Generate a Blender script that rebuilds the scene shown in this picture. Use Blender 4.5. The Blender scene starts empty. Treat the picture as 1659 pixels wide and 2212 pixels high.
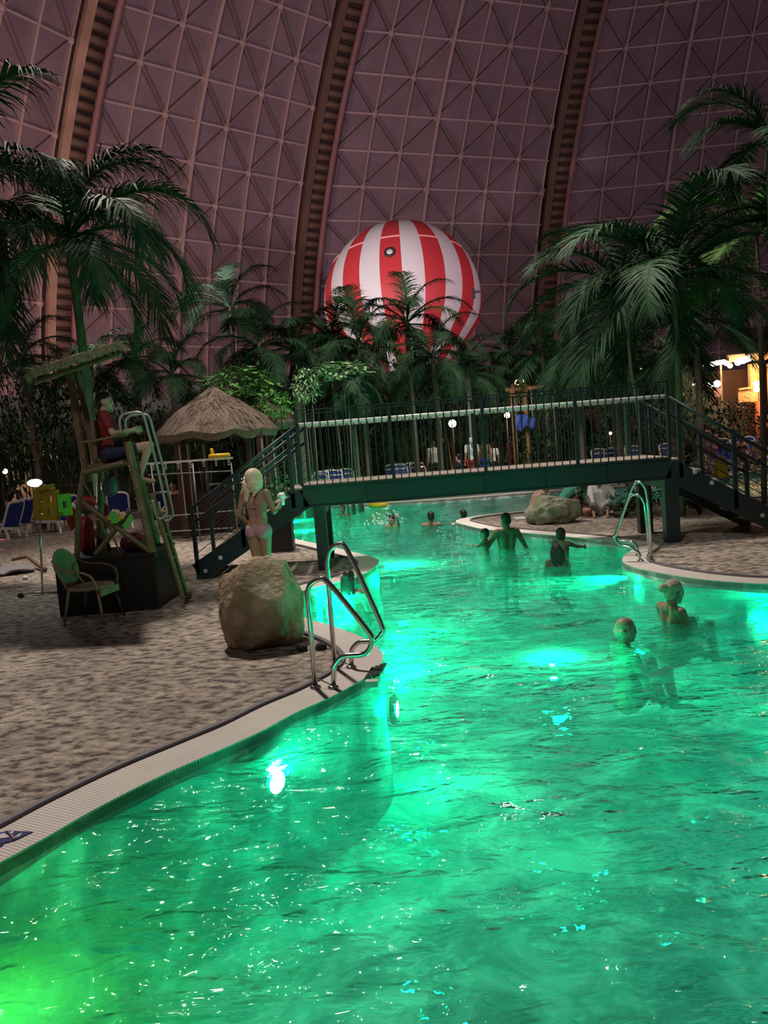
import bpy, bmesh, math, random
from mathutils import Vector, Matrix, noise
V = Vector
SC = bpy.context.scene
COL = SC.collection
PI = math.pi
def rad(a): return a * PI / 180.0

# ------------------------------------------------------------------ camera
IMG_W, IMG_H, FPX = 1659.0, 2212.0, 1661.0
CAM_Z = 1.95
ROLL = rad(4.5)
PITCH = math.atan(155.5 / FPX)
fwd = V((0, math.cos(PITCH), -math.sin(PITCH)))
r0, u0 = V((1, 0, 0)), V((0, math.sin(PITCH), math.cos(PITCH)))
cam_r = r0 * math.cos(ROLL) - u0 * math.sin(ROLL)
cam_u = u0 * math.cos(ROLL) + r0 * math.sin(ROLL)
CAM = V((0, 0, CAM_Z))
cd = bpy.data.cameras.new('camera'); cam = bpy.data.objects.new('camera', cd); COL.objects.link(cam)
cd.sensor_fit = 'HORIZONTAL'; cd.sensor_width = 36.0; cd.lens = FPX / IMG_W * 36.0
cd.clip_start = 0.05; cd.clip_end = 500
m3 = Matrix((cam_r, cam_u, -fwd)).transposed()
cam.matrix_world = Matrix.Translation(CAM) @ m3.to_4x4()
SC.camera = cam

# ------------------------------------------------------------------ render look
SC.view_settings.view_transform = 'Standard'
SC.view_settings.look = 'None'
SC.view_settings.gamma = 1.0
SC.view_settings.use_curve_mapping = False
SC.view_settings.exposure = 0.0
cy = SC.cycles
cy.use_denoising = True
cy.max_bounces = 7; cy.diffuse_bounces = 2; cy.glossy_bounces = 3
cy.transmission_bounces = 5; cy.transparent_max_bounces = 8
cy.caustics_reflective = False; cy.caustics_refractive = False
cy.sample_clamp_indirect = 4.0
cy.blur_glossy = 0.5

# ------------------------------------------------------------------ world and big lights
wd = bpy.data.worlds.new('hall_air'); SC.world = wd; wd.use_nodes = True
wd.node_tree.nodes['Background'].inputs[0].default_value = (1.0, 0.74, 0.84, 1)
wd.node_tree.nodes['Background'].inputs[1].default_value = 0.034

def lamp(name, kind, loc, power, color=(1, 1, 1), size=0.2, target=None, angle=60, blend=0.4):
    d = bpy.data.lights.new(name, kind); d.energy = power; d.color = color
    if kind in ('POINT', 'SPOT'): d.shadow_soft_size = size
    if kind == 'SPOT': d.spot_size = rad(angle); d.spot_blend = blend
    if kind == 'AREA': d.size = size
    o = bpy.data.objects.new(name, d); COL.objects.link(o); o.location = loc
    if target is not None:
        o.rotation_euler = (V(target) - V(loc)).to_track_quat('-Z', 'Y').to_euler()
    return o
# hall floodlights high under the roof
lamp('hall_floodlight', 'SPOT', (-6, 20, 24), 21000, (1.0, 0.87, 0.77), 0.7, (-1.5, 8, 0), 62, 0.8)
lamp('hall_floodlight', 'SPOT', (6, 14, 19), 11000, (1.0, 0.86, 0.76), 0.7, (4, 23, 0), 80, 0.8)
lamp('hall_floodlight', 'SPOT', (-20, 8, 16), 2200, (1.0, 0.84, 0.72), 0.7, (-2, 24, 3), 80, 0.8)
lamp('hall_floodlight', 'SPOT', (-3, -3, 15), 3600, (1.0, 0.93, 0.88), 0.4, (0.5, 12, 2.2), 34, 0.7)
lamp('hall_floodlight', 'SPOT', (13, 24.5, 9), 900, (1.0, 0.82, 0.68), 0.3, (11.2, 24.5, 0), 75, 0.8)  # added low flood, brightens the far deck where palms block the other one
# uplights washing the dome and the balloon
lamp('dome_uplight', 'SPOT', (-8, 22, 9), 46000, (1.0, 0.70, 0.84), 1.0, (-25, 80, 25), 95, 0.9)
lamp('dome_uplight', 'SPOT', (25, 25, 9), 39000, (1.0, 0.70, 0.84), 1.0, (35, 120, 30), 95, 0.9)
lamp('dome_uplight', 'SPOT', (-26, 46, 2), 26000, (1.0, 0.60, 0.46), 1.0, (-28, 88, 14), 110, 0.9)
lamp('balloon_floodlight', 'SPOT', (-18, 34, 8), 24000, (1.0, 0.97, 0.93), 0.6, (1.5, 70, 14), 24, 0.4)

# pool lamps: (pixel x, pixel y, height, power)
GREEN = (0.0, 1.0, 0.45)

def ray(px, py):
    return fwd + cam_r * ((px - IMG_W / 2) / FPX) - cam_u * ((py - IMG_H / 2) / FPX)
def G(px, py, z=0.0):
    d = ray(px, py); return CAM + d * ((z - CAM_Z) / d.z)
def A(px, py, Y):
    d = ray(px, py); return CAM + d * (Y / d.y)
def GR(px, py, z):
    """point seen at a pixel through the water surface"""
    s = G(px, py, -0.10); d = ray(px, py).normalized(); k = 1 / 1.33
    ci = -d.z; t = d * k + V((0, 0, 1)) * (k * ci - math.sqrt(1 - k * k * (1 - ci * ci)))
    return s + t * ((z + 0.10) / t.z)
def PL(px, py, p0, n):
    d = ray(px, py); return CAM + d * ((V(p0) - CAM).dot(n) / d.dot(n))

# ------------------------------------------------------------------ materials
MATS = {}
def mat(name, color, rough=0.6, metal=0.0, var=0.12, scale=6.0, bump=0.0, bscale=40.0, emit=None, estr=0.0, spec=0.5, trans=0.0, rand=0.0, coat=0.0):
    if name in MATS: return MATS[name]
    m = bpy.data.materials.new(name); m.use_nodes = True
    nt = m.node_tree; N, L = nt.nodes, nt.links
    b = N['Principled BSDF']
    b.inputs['Roughness'].default_value = rough
    b.inputs['Metallic'].default_value = metal
    b.inputs['Specular IOR Level'].default_value = spec
    if trans: b.inputs['Transmission Weight'].default_value = trans
    if coat: b.inputs['Coat Weight'].default_value = coat
    tc = N.new('ShaderNodeTexCoord')
    c = (*color, 1)
    if var:
        n = N.new('ShaderNodeTexNoise'); n.inputs['Scale'].default_value = scale; n.inputs['Detail'].default_value = 3
        L.new(tc.outputs['Object'], n.inputs['Vector'])
        mx = N.new('ShaderNodeMix'); mx.data_type = 'RGBA'
        mx.inputs[6].default_value = (*[x * (1 - var) for x in color], 1)
        mx.inputs[7].default_value = (*[min(1, x * (1 + var)) for x in color], 1)
        L.new(n.outputs['Fac'], mx.inputs[0])
        out = mx.outputs[2]
        if rand:
            oi = N.new('ShaderNodeObjectInfo'); hs = N.new('ShaderNodeHueSaturation')
            mr = N.new('ShaderNodeMapRange'); mr.inputs[3].default_value = 1 - rand; mr.inputs[4].default_value = 1 + rand
            L.new(oi.outputs['Random'], mr.inputs[0]); L.new(mr.outputs[0], hs.inputs['Value']); L.new(out, hs.inputs['Color'])
            out = hs.outputs[0]
        L.new(out, b.inputs['Base Color'])
    else:
        b.inputs['Base Color'].default_value = c
    if bump:
        n2 = N.new('ShaderNodeTexNoise'); n2.inputs['Scale'].default_value = bscale; n2.inputs['Detail'].default_value = 4
        L.new(tc.outputs['Object'], n2.inputs['Vector'])
        bp = N.new('ShaderNodeBump'); bp.inputs['Strength'].default_value = bump; bp.inputs['Distance'].default_value = 0.02
        L.new(n2.outputs['Fac'], bp.inputs['Height']); L.new(bp.outputs[0], b.inputs['Normal'])
    if emit:
        b.inputs['Emission Color'].default_value = (*emit, 1); b.inputs['Emission Strength'].default_value = estr
    MATS[name] = m
    return m

def node_mat(name):
    m = bpy.data.materials.new(name); m.use_nodes = True
    MATS[name] = m
    return m, m.node_tree.nodes, m.node_tree.links, m.node_tree.nodes['Principled BSDF']

def ramp(N, stops):
    r = N.new('ShaderNodeValToRGB'); e = r.color_ramp.elements
    while len(e) < len(stops): e.new(0.5)
    for i, (p, c) in enumerate(stops): e[i].position = p; e[i].color = (*c, 1)
    return r

# ------------------------------------------------------------------ mesh builder
class B:
    def __init__(s): s.v = []; s.f = []; s.m = []; s.uv = None; s.cur = 0
    def add(s, vs, fs):
        k = len(s.v); s.v.extend([V(x) for x in vs])
        for f in fs: s.f.append([i + k for i in f]); s.m.append(s.cur)
        return s
    def box(s, c, size, rot=None):
        c = V(c); x, y, z = [q / 2 for q in size]
        vs = [V((i * x, j * y, k * z)) for k in (-1, 1) for j in (-1, 1) for i in (-1, 1)]
        if rot is not None: vs = [rot @ q for q in vs]
        return s.add([c + q for q in vs], [(0, 2, 3, 1), (4, 5, 7, 6), (0, 1, 5, 4), (2, 6, 7, 3), (0, 4, 6, 2), (1, 3, 7, 5)])
    def beam(s, p0, p1, w, h, up=(0, 0, 1)):
        p0, p1 = V(p0), V(p1); d = (p1 - p0); ln = d.length; d.normalize()
        side = d.cross(V(up))
        if side.length < 1e-4: side = d.cross(V((1, 0, 0)))
        side.normalize(); u = side.cross(d)
        rot = Matrix((d, side, u)).transposed()
        return s.box((p0 + p1) / 2, (ln, w, h), rot)
    def tube(s, pts, r, n=8, closed=False):
        pts = [V(p) for p in pts]; k = len(pts)
        rs = r if isinstance(r, (list, tuple)) else [r] * k
        t0 = (pts[1] - pts[0]).normalized()
        a = t0.orthogonal().normalized()
        vs = []; prev = t0
        for i, p in enumerate(pts):
            if closed: t = (pts[(i + 1) % k] - pts[i - 1])
            elif i == 0: t = pts[1] - pts[0]
            elif i == k - 1: t = pts[-1] - pts[-2]
            else: t = (pts[i + 1] - p).normalized() + (p - pts[i - 1]).normalized()
            if t.length < 1e-7: t = prev.copy()
            t.normalize()
            a = (a - t * a.dot(t))
            if a.length < 1e-5: a = t.orthogonal()
            a.normalize(); bb = t.cross(a); prev = t
            for j in range(n):
                th = 2 * PI * j / n
                vs.append(p + (a * math.cos(th) + bb * math.sin(th)) * rs[i])
        fs = []
        for i in range(k if closed else k - 1):
            for j in range(n):
                q = (i + 1) % k
                fs.append((i * n + j, i * n + (j + 1) % n, q * n + (j + 1) % n, q * n + j))
        if not closed:
            fs.append(tuple(reversed(range(n)))); fs.append(tuple((k - 1) * n + j for j in range(n)))
        return s.add(vs, fs)
    def sphere(s, c, r, nu=12, nv=8, rot=None):
        if not isinstance(r, (tuple, list, Vector)): r = (r, r, r)
        c = V(c); vs = [V((0, 0, -r[2]))]
        for i in range(1, nv):
            ph = -PI / 2 + PI * i / nv
            for j in range(nu):
                th = 2 * PI * j / nu
                vs.append(V((r[0] * math.cos(ph) * math.cos(th), r[1] * math.cos(ph) * math.sin(th), r[2] * math.sin(ph))))
        vs.append(V((0, 0, r[2])))
        if rot is not None: vs = [rot @ q for q in vs]
        fs = [(0, 1 + (j + 1) % nu, 1 + j) for j in range(nu)]
        for i in range(nv - 2):
            for j in range(nu):
                a, b_ = 1 + i * nu + j, 1 + i * nu + (j + 1) % nu
                fs.append((a, b_, b_ + nu, a + nu))
        top = len(vs) - 1; k = 1 + (nv - 2) * nu
        fs += [(k + j, k + (j + 1) % nu, top) for j in range(nu)]
        return s.add([c + q for q in vs], fs)
    def caps(s, p0, ra, p1, rb, n=10):
        p0, p1 = V(p0), V(p1); d = p1 - p0
        if d.length < 1e-5: return s.sphere(p0, max(ra, rb), n, 6)
        d.normalize(); pts = []; rs = []
        for k in range(4):
            th = PI / 2 * k / 3.0
            pts.append(p0 - d * ra * math.cos(th) * 0.999); rs.append(max(ra * math.sin(th), ra * 0.06))
        for k in range(4):
            th = PI / 2 * k / 3.0
            pts.append(p1 + d * rb * math.sin(th) * 0.999); rs.append(max(rb * math.cos(th), rb * 0.06))
        return s.tube(pts, rs, n)
    def lathe(s, prof, c=(0, 0, 0), n=24, rot=None):
        c = V(c); vs = []; k = len(prof)
        for (r, z) in prof:
            for j in range(n):
                th = 2 * PI * j / n
                q = V((r * math.cos(th), r * math.sin(th), z))
                vs.append(c + (rot @ q if rot is not None else q))
        fs = [(i * n + j, i * n + (j + 1) % n, (i + 1) * n + (j + 1) % n, (i + 1) * n + j) for i in range(k - 1) for j in range(n)]
        if prof[0][0] > 1e-4: fs.append(tuple(reversed(range(n))))
        if prof[-1][0] > 1e-4: fs.append(tuple((k - 1) * n + j for j in range(n)))
        return s.add(vs, fs)
    def build(s, name, m, parent=None, smooth=False, world=True):
        org = ORG.get(parent.name, V()) if (parent is not None and world) else V()
        me = bpy.data.meshes.new(name)
        me.from_pydata([tuple(q - org) for q in s.v], [], s.f)
        for x in (m if isinstance(m, (list, tuple)) else [m]): me.materials.append(x)
        if max(s.m, default=0) > 0: me.polygons.foreach_set('material_index', s.m)
        if smooth: me.polygons.foreach_set('use_smooth', [True] * len(me.polygons))
        if s.uv is not None:
            ul = me.uv_layers.new(name='UVMap')
            for lp in me.loops: ul.data[lp.index].uv = s.uv[lp.vertex_index]
        me.update()
        o = bpy.data.objects.new(name, me); COL.objects.link(o)
        if parent is not None:
            o.parent = parent; ORG[o.name] = org
        return o
ORG = {}

def tag(o, label, cat, group=None, kind=None):
    o['label'] = label; o['category'] = cat
    if group: o['group'] = group
    if kind: o['kind'] = kind
    return o
def thing(name, label, cat, loc, group=None, rotz=0.0):
    o = bpy.data.objects.new(name, None); COL.objects.link(o)
    o.location = loc; o.rotation_euler = (0, 0, rotz); o.empty_display_size = 0.2
    ORG[o.name] = V(loc)
    return tag(o, label, cat, group)
def struct(o, label=None, cat=None):
    o['kind'] = 'structure'
    if label: o['label'] = label
    if cat: o['category'] = cat
    return o
KIDS = {}
def dup(root, loc, rotz, label, group=None, scale=None):
    r = root.copy(); COL.objects.link(r); r.location = loc; r.rotation_euler = (0, 0, rotz); r['label'] = label
    if group: r['group'] = group
    if scale: r.scale = (scale, scale, scale)
    def rec(src, dst):
        for ch in [o for o in ALLKIDS(src)]:
            c = ch.copy(); COL.objects.link(c); c.parent = dst; rec(ch, c)
    rec(root, r)
    return r
def ALLKIDS(o): return list(o.children)
def bez(p0, p1, p2, n=8):
    p0, p1, p2 = V(p0), V(p1), V(p2)
    return [p0 * (1 - t) ** 2 + p1 * 2 * t * (1 - t) + p2 * t * t for t in [i / n for i in range(n + 1)]]
def smoothline(pts, sub=4):
    pts = [V(p) for p in pts]; out = []
    for i in range(len(pts) - 1):
        a = pts[max(i - 1, 0)]; b_ = pts[i]; c = pts[i + 1]; d = pts[min(i + 2, len(pts) - 1)]
        for k in range(sub):
            t = k / sub
            out.append(0.5 * ((2 * b_) + (c - a) * t + (2 * a - 5 * b_ + 4 * c - d) * t * t + (3 * b_ - a - 3 * c + d) * t ** 3))
    out.append(pts[-1]); return out
rnd = random.Random(7)
# ================================================================== setting: dome
def dome_material():
    m, N, L, b = node_mat('dome_sheet')
    uv = N.new('ShaderNodeUVMap')
    w = N.new('ShaderNodeTexWave'); w.wave_type = 'BANDS'; w.bands_direction = 'X'; w.inputs['Scale'].default_value = 1.1
    w.inputs['Distortion'].default_value = 0.0
    n = N.new('ShaderNodeTexNoise'); n.inputs['Scale'].default_value = 0.22; n.inputs['Detail'].default_value = 3
    L.new(uv.outputs[0], w.inputs['Vector']); L.new(uv.outputs[0], n.inputs['Vector'])
    r = ramp(N, [(0.25, (0.20, 0.15, 0.172)), (0.75, (0.30, 0.225, 0.25))])
    L.new(n.outputs['Fac'], r.inputs[0]); L.new(r.outputs[0], b.inputs['Base Color'])
    bp = N.new('ShaderNodeBump'); bp.inputs['Strength'].default_value = 0.4; bp.inputs['Distance'].default_value = 0.10
    L.new(w.outputs['Fac'], bp.inputs['Height']); L.new(bp.outputs[0], b.inputs['Normal'])
    b.inputs['Roughness'].default_value = 0.7
    return m
M_SHEET = dome_material()
M_BAR = mat('dome_bar', (0.50, 0.37, 0.35), 0.6, var=0.1, scale=0.5)
M_PIPE = mat('rib_pipe', (0.30, 0.16, 0.15), 0.55, var=0.25, scale=0.4)
M_RUST = mat('rib_rust', (0.46, 0.31, 0.21), 0.7, var=0.55, scale=0.35)
M_RUNG = mat('rib_rung', (0.16, 0.10, 0.065), 0.7, var=0.25, scale=0.4)
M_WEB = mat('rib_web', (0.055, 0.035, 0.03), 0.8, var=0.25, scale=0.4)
DC = V((42.45, 24.26, 0)); DR = 106.5; DZ = 85.87
TH = [37.0, 14.68, -7.87, -30.42, -49.59, -68.77]     # meridians of the steel arches
def dome_pt(th, ph, inset=0.0):
    t = rad(th); r = (DR - inset) * math.cos(ph)
    return V((DC.x + r * math.sin(t), DC.y + r * math.cos(t), (DZ - inset) * math.sin(ph)))
ROW = rad(2.9)
NROW = 25
def gore_pt(k, u, ph, inset=0.0):
    a = dome_pt(TH[k + 3], ph, inset); c = dome_pt(TH[k + 2], ph, inset)
    return a.lerp(c, u)
def gore(k, wname, label):
    b = B(); b.uv = []
    for i in range(NROW + 1):
        ph = ROW * i
        for j in range(9):
            b.v.append(gore_pt(k, j / 8, ph)); b.uv.append(((j / 8) * 34, ph * 105) if k < 2 else (ph * 105, j * 4.3))
    for i in range(NROW):
        for j in range(8):
            q = i * 9 + j; b.f.append([q, q + 1, q + 10, q + 9]); b.m.append(0)
    w = struct(b.build(wname, M_SHEET))
    w['label'] = label
    # welded lattice on the inside of the sheet
    l = B()
    def bar(u0, p0, u1, p1, wd, dp):
        n = max(1, int(abs(p1 - p0) / ROW + 0.5))
        for q in range(n):
            a = gore_pt(k, u0 + (u1 - u0) * q / n, p0 + (p1 - p0) * q / n, dp * 0.5)
            c = gore_pt(k, u0 + (u1 - u0) * (q + 1) / n, p0 + (p1 - p0) * (q + 1) / n, dp * 0.5)
            inw = V((DC.x, DC.y, 0)) - (a + c) / 2
            l.beam(a, c, wd, dp, inw)
    for j in range(8):
        bar((j + 0.5) / 8, 0, (j + 0.5) / 8, ROW * NROW, 0.42 if j == 3 else 0.24, 1.1 if j == 3 else 0.75)
    for i in range(1, NROW):
        bar(0.0, ROW * (i - .25), 1.0, ROW * (i - .25), 0.24, 0.6)
        for j in range(8):
            if (j + i) % 2 == 0:
                u = (j + 0.5) / 8
                for du in (-1, 1):
                    u1 = u + du / 8
                    f = 1.0
                    if u1 < 0 or u1 > 1: f = 0.5; u1 = u + du / 16
                    bar(u, ROW * (i - .25), u1, ROW * (i - .25 - f), 0.24, 0.6)
                    bar(u, ROW * (i - .25), u1, ROW * (i - .25 + f), 0.24, 0.6)
                c = gore_pt(k, u, ROW * (i - .25), 0.6)
                l.sphere(c, 0.44, 8, 6)
    o = l.build('lattice', M_BAR, w)
    return w
for k, nm, lb in ((-1, 'wall_far', 'purple dome segment facing the pool, highest palms in front of it'),
                  (0, 'wall_back', 'purple dome segment behind the striped balloon'),
                  (1, 'wall_side', 'purple dome segment behind the big feathered palm'),
                  (2, 'wall_near', 'pinkish corrugated dome segment beyond the rusty rib'),
                  (-2, 'wall_end', 'purple dome segment past the tall palm')):
    gore(k, nm, lb)
def rib(th, name, label):
    root = bpy.data.objects.new(name, None); COL.objects.link(root); struct(root, label)
    ORG[root.name] = V()
    fl, pp, rg, wb = B(), B(), B(), B()
    t = rad(th); tan = V((math.cos(t), -math.sin(t), 0))
    def P(ph, s, inset): return dome_pt(th, ph, inset) + tan * s
    n = 60; pmax = ROW * NROW
    D = 2.4
    fpts = [P(pmax * i / n, -1.55, D) for i in range(n + 1)]
    for i in range(n):
        inw = (DC - fpts[i]).normalized()
        fl.beam(fpts[i], fpts[i + 1], 0.95, 0.6, inw)
    pp.tube([P(pmax * i / n, 1.35, D) for i in range(n + 1)], 0.42, 10)
    nr = int(pmax * 100 / 1.4)
    for i in range(nr):
        ph = pmax * (i + 0.5) / nr
        rg.tube([P(ph, -1.2, D - 0.3), P(ph, 1.3, D - 0.3)], 0.44, 8)
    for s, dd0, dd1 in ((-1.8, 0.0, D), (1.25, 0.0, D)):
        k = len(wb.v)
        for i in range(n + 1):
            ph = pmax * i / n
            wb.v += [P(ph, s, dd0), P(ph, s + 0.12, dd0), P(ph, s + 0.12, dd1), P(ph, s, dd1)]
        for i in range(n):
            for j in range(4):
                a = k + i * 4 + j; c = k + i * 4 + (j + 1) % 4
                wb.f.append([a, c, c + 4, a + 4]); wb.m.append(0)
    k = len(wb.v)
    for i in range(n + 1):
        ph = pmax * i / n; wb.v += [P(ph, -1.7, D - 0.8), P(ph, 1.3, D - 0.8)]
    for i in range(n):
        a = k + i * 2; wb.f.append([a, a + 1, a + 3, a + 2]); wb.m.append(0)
    fl.build('flange', M_RUST if th < -40 else M_RUNG, root)
    pp.build('edge_pipe', M_PIPE, root, True)
    rg.build('rungs_grid', M_RUNG, root, True)
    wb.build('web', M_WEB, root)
rib(TH[2], 'trim_1', 'ribbed steel arch rising above the leaning palms')
rib(TH[3], 'trim_2', 'ribbed steel arch rising just beside the striped balloon')
rib(TH[4], 'trim_3', 'rust streaked steel arch behind the big feathered palm')
rib(TH[1], 'trim_4', 'ribbed steel arch past the tall palm')

# ================================================================== setting: pool, decks
WZ = -0.10          # water level
PZ = -1.25          # pool floor
shore_px = [(-420, 2100), (-150, 1950), (0, 1868), (100, 1813), (200, 1755), (330, 1688), (460, 1630), (560, 1585), (640, 1542),
            (720, 1506), (790, 1466), (822, 1438), (826, 1415), (805, 1392), (765, 1371), (705, 1350), (655, 1335), (622, 1308), (640, 1283), (690, 1268), (750, 1254),
            (795, 1236), (819, 1216), (806, 1205), (765, 1194), (700, 1178), (630, 1162), (612, 1140), (622, 1115), (665, 1099), (790, 1090), (1000, 1076), (1160, 1063),
            (1420, 1046), (1530, 1037), (1659, 1013), (1900, 985), (2300, 960)]
isle_px = [(985, 1130), (1040, 1143), (1110, 1150), (1200, 1158), (1300, 1168), (1362, 1176), (1372, 1184), (1350, 1200), (1345, 1214), (1368, 1226), (1420, 1238),
           (1500, 1251), (1580, 1259), (1659, 1263), (1900, 1268), (2500, 1260), (2500, 1050), (1900, 1062), (1480, 1080), (1300, 1093), (1140, 1104), (1040, 1114), (990, 1123)]
shore = smoothline([G(*p) for p in shore_px], 4)
isle = smoothline([G(*p) for p in isle_px] + [G(*isle_px[0])], 4)[:-1]
def flat(p): return V((p.x, p.y, 0))
shore = [flat(p) for p in shore]; isle = [flat(p) for p in isle]

def sand_material():
    m, N, L, b = node_mat('pebbled_sand')
    tc = N.new('ShaderNodeTexCoord')
    mp = N.new('ShaderNodeMapping'); mp.inputs['Rotation'].default_value = (0, 0, 0.5); mp.inputs['Scale'].default_value = (1, 1.5, 1)
    L.new(tc.outputs['Object'], mp.inputs[0])
    n = N.new('ShaderNodeTexNoise'); n.inputs['Scale'].default_value = 8.3; n.inputs['Detail'].default_value = 4; n.inputs['Roughness'].default_value = 0.55
    L.new(mp.outputs[0], n.inputs['Vector'])
    n2 = N.new('ShaderNodeTexNoise'); n2.inputs['Scale'].default_value = 1.4; n2.inputs['Detail'].default_value = 3
    L.new(tc.outputs['Object'], n2.inputs['Vector'])
    n3 = N.new('ShaderNodeTexNoise'); n3.inputs['Scale'].default_value = 55; n3.inputs['Detail'].default_value = 2
    L.new(tc.outputs['Object'], n3.inputs['Vector'])
    r = ramp(N, [(0.38, (0.09, 0.075, 0.062)), (0.48, (0.38, 0.325, 0.265)), (0.64, (0.64, 0.55, 0.45))])
    L.new(n.outputs['Fac'], r.inputs[0])
    r2 = ramp(N, [(0.3, (0.62, 0.60, 0.60)), (0.7, (1, 1, 1))]); L.new(n2.outputs['Fac'], r2.inputs[0])
    mx = N.new('ShaderNodeMix'); mx.data_type = 'RGBA'; mx.blend_type = 'MULTIPLY'; mx.inputs[0].default_value = 1
    L.new(r.outputs[0], mx.inputs[6]); L.new(r2.outputs[0], mx.inputs[7]); L.new(mx.outputs[2], b.inputs['Base Color'])
    ad = N.new('ShaderNodeMath'); ad.operation = 'MULTIPLY_ADD'; ad.inputs[1].default_value = 0.3
    L.new(n3.outputs['Fac'], ad.inputs[0]); L.new(n.outputs['Fac'], ad.inputs[2])
    bp = N.new('ShaderNodeBump'); bp.inputs['Strength'].default_value = 1.0; bp.inputs['Distance'].default_value = 0.05
    L.new(ad.outputs[0], bp.inputs['Height']); L.new(bp.outputs[0], b.inputs['Normal'])
    b.inputs['Roughness'].default_value = 0.75
    return m
M_SAND = sand_material()
def coping_material():
    m, N, L, b = node_mat('ribbed_coping')
    uv = N.new('ShaderNodeUVMap')
    w = N.new('ShaderNodeTexWave'); w.bands_direction = 'X'; w.inputs['Scale'].default_value = 14; w.inputs['Distortion'].default_value = 0.3
    L.new(uv.outputs[0], w.inputs['Vector'])
    n = N.new('ShaderNodeTexNoise'); n.inputs['Scale'].default_value = 3.0; L.new(uv.outputs[0], n.inputs['Vector'])
    r = ramp(N, [(0.0, (0.66, 0.62, 0.56)), (1, (0.84, 0.79, 0.72))]); L.new(n.outputs['Fac'], r.inputs[0])
    L.new(r.outputs[0], b.inputs['Base Color'])
    bp = N.new('ShaderNodeBump'); bp.inputs['Strength'].default_value = 0.6; bp.inputs['Distance'].default_value = 0.008
    L.new(w.outputs['Fac'], bp.inputs['Height']); L.new(bp.outputs[0], b.inputs['Normal'])
    b.inputs['Roughness'].default_value = 0.55
    return m
M_COPE = coping_material()
M_KERB = mat('kerb_stone', (0.17, 0.165, 0.18), 0.6, var=0.25, scale=9, bump=0.4)
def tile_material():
    m, N, L, b = node_mat('pool_tile_painted_caustics')
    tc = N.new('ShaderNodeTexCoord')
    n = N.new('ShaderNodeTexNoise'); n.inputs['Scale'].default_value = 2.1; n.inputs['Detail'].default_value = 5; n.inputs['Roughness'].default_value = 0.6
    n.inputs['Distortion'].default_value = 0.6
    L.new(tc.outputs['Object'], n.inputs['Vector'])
    r = ramp(N, [(0.38, (0.22, 0.25, 0.28)), (0.50, (0.42, 0.46, 0.48)), (0.60, (0.92, 0.94, 0.94))]); L.new(n.outputs['Fac'], r.inputs[0])  # pale and dark mottle painted in place of caustic light on the floor
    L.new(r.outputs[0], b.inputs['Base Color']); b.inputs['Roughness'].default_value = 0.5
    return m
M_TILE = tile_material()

def poly_slab(name, pts, ztop, zbot, mats, side_mat=1):
    b = B(); n = len(pts)
    bm = bmesh.new()
    tv = [bm.verts.new((p.x, p.y, ztop)) for p in pts]
    from mathutils.geometry import tessellate_polygon
    for tri in tessellate_polygon([[V((p.x, p.y, 0)) for p in pts]]):
        try: bm.faces.new([tv[i] for i in tri])
        except ValueError: pass
    bm.normal_update()
    for f in bm.faces:
        if f.normal.z < 0: f.normal_flip()
    bv = [bm.verts.new((p.x, p.y, zbot)) for p in pts]
    for i in range(n):
        f = bm.faces.new((tv[i], bv[i], bv[(i + 1) % n], tv[(i + 1) % n])); f.material_index = side_mat
    me = bpy.data.meshes.new(name); bm.to_mesh(me); bm.free()
    for x in mats: me.materials.append(x)
    o = bpy.data.objects.new(name, me); COL.objects.link(o); return o
def ribbon(name, pts, w0, w1, z0, z1, m, closed=False, side=1):
    """strip along a line between two sideways offsets, with thickness"""
    b = B(); b.uv = []; n = len(pts); run = 0
    for i, p in enumerate(pts):
        a = pts[i - 1] if (i > 0 or closed) else p
        c = pts[(i + 1) % n] if (i < n - 1 or closed) else p
        t = (c - a); t.normalize(); nr = V((-t.y, t.x, 0)) * side
        if i: run += (p - pts[i - 1]).length
        for (w, z) in ((w0, z0), (w0, z1), (w1, z1), (w1, z0)):
            b.v.append(p + nr * w + V((0, 0, z))); b.uv.append((run, w))
    for i in range(n if closed else n - 1):
        for j in range(4):
            q = (i + 1) % n
            b.f.append([i * 4 + j, i * 4 + (j + 1) % 4, q * 4 + (j + 1) % 4, q * 4 + j]); b.m.append(0)
    return b.build(name, m)
deck_poly = shore + [V((140, 20, 0)), V((140, 125, 0)), V((-90, 125, 0)), V((-90, -3, 0)), V((-6, -3, 0))]
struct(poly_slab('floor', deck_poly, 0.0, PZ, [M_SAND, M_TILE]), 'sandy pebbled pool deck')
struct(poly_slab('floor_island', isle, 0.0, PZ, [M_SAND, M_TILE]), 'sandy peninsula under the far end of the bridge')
struct(ribbon('trim_coping', shore, 0.0, 0.34, -0.06, 0.012, M_COPE, side=1), 'white ribbed coping along the pool edge')
struct(ribbon('trim_kerb', shore, 0.34, 0.385, -0.06, 0.035, M_KERB, side=1), 'grey kerb between coping and sand')
area = sum(isle[i].x * isle[(i + 1) % len(isle)].y - isle[(i + 1) % len(isle)].x * isle[i].y for i in range(len(isle)))
sgn = 1 if area > 0 else -1
struct(ribbon('trim_island_coping', isle, 0.0, 0.32, -0.06, 0.012, M_COPE, True, sgn), 'white ribbed coping round the peninsula')
struct(ribbon('trim_island_kerb', isle, 0.32, 0.36, -0.06, 0.035, M_KERB, True, sgn), 'grey kerb round the peninsula')
b = B(); b.box((15, 22, PZ - 0.05), (110, 60, 0.1)); struct(b.build('floor_pool', M_TILE), 'pool floor with caustic light mottle painted in')

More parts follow.
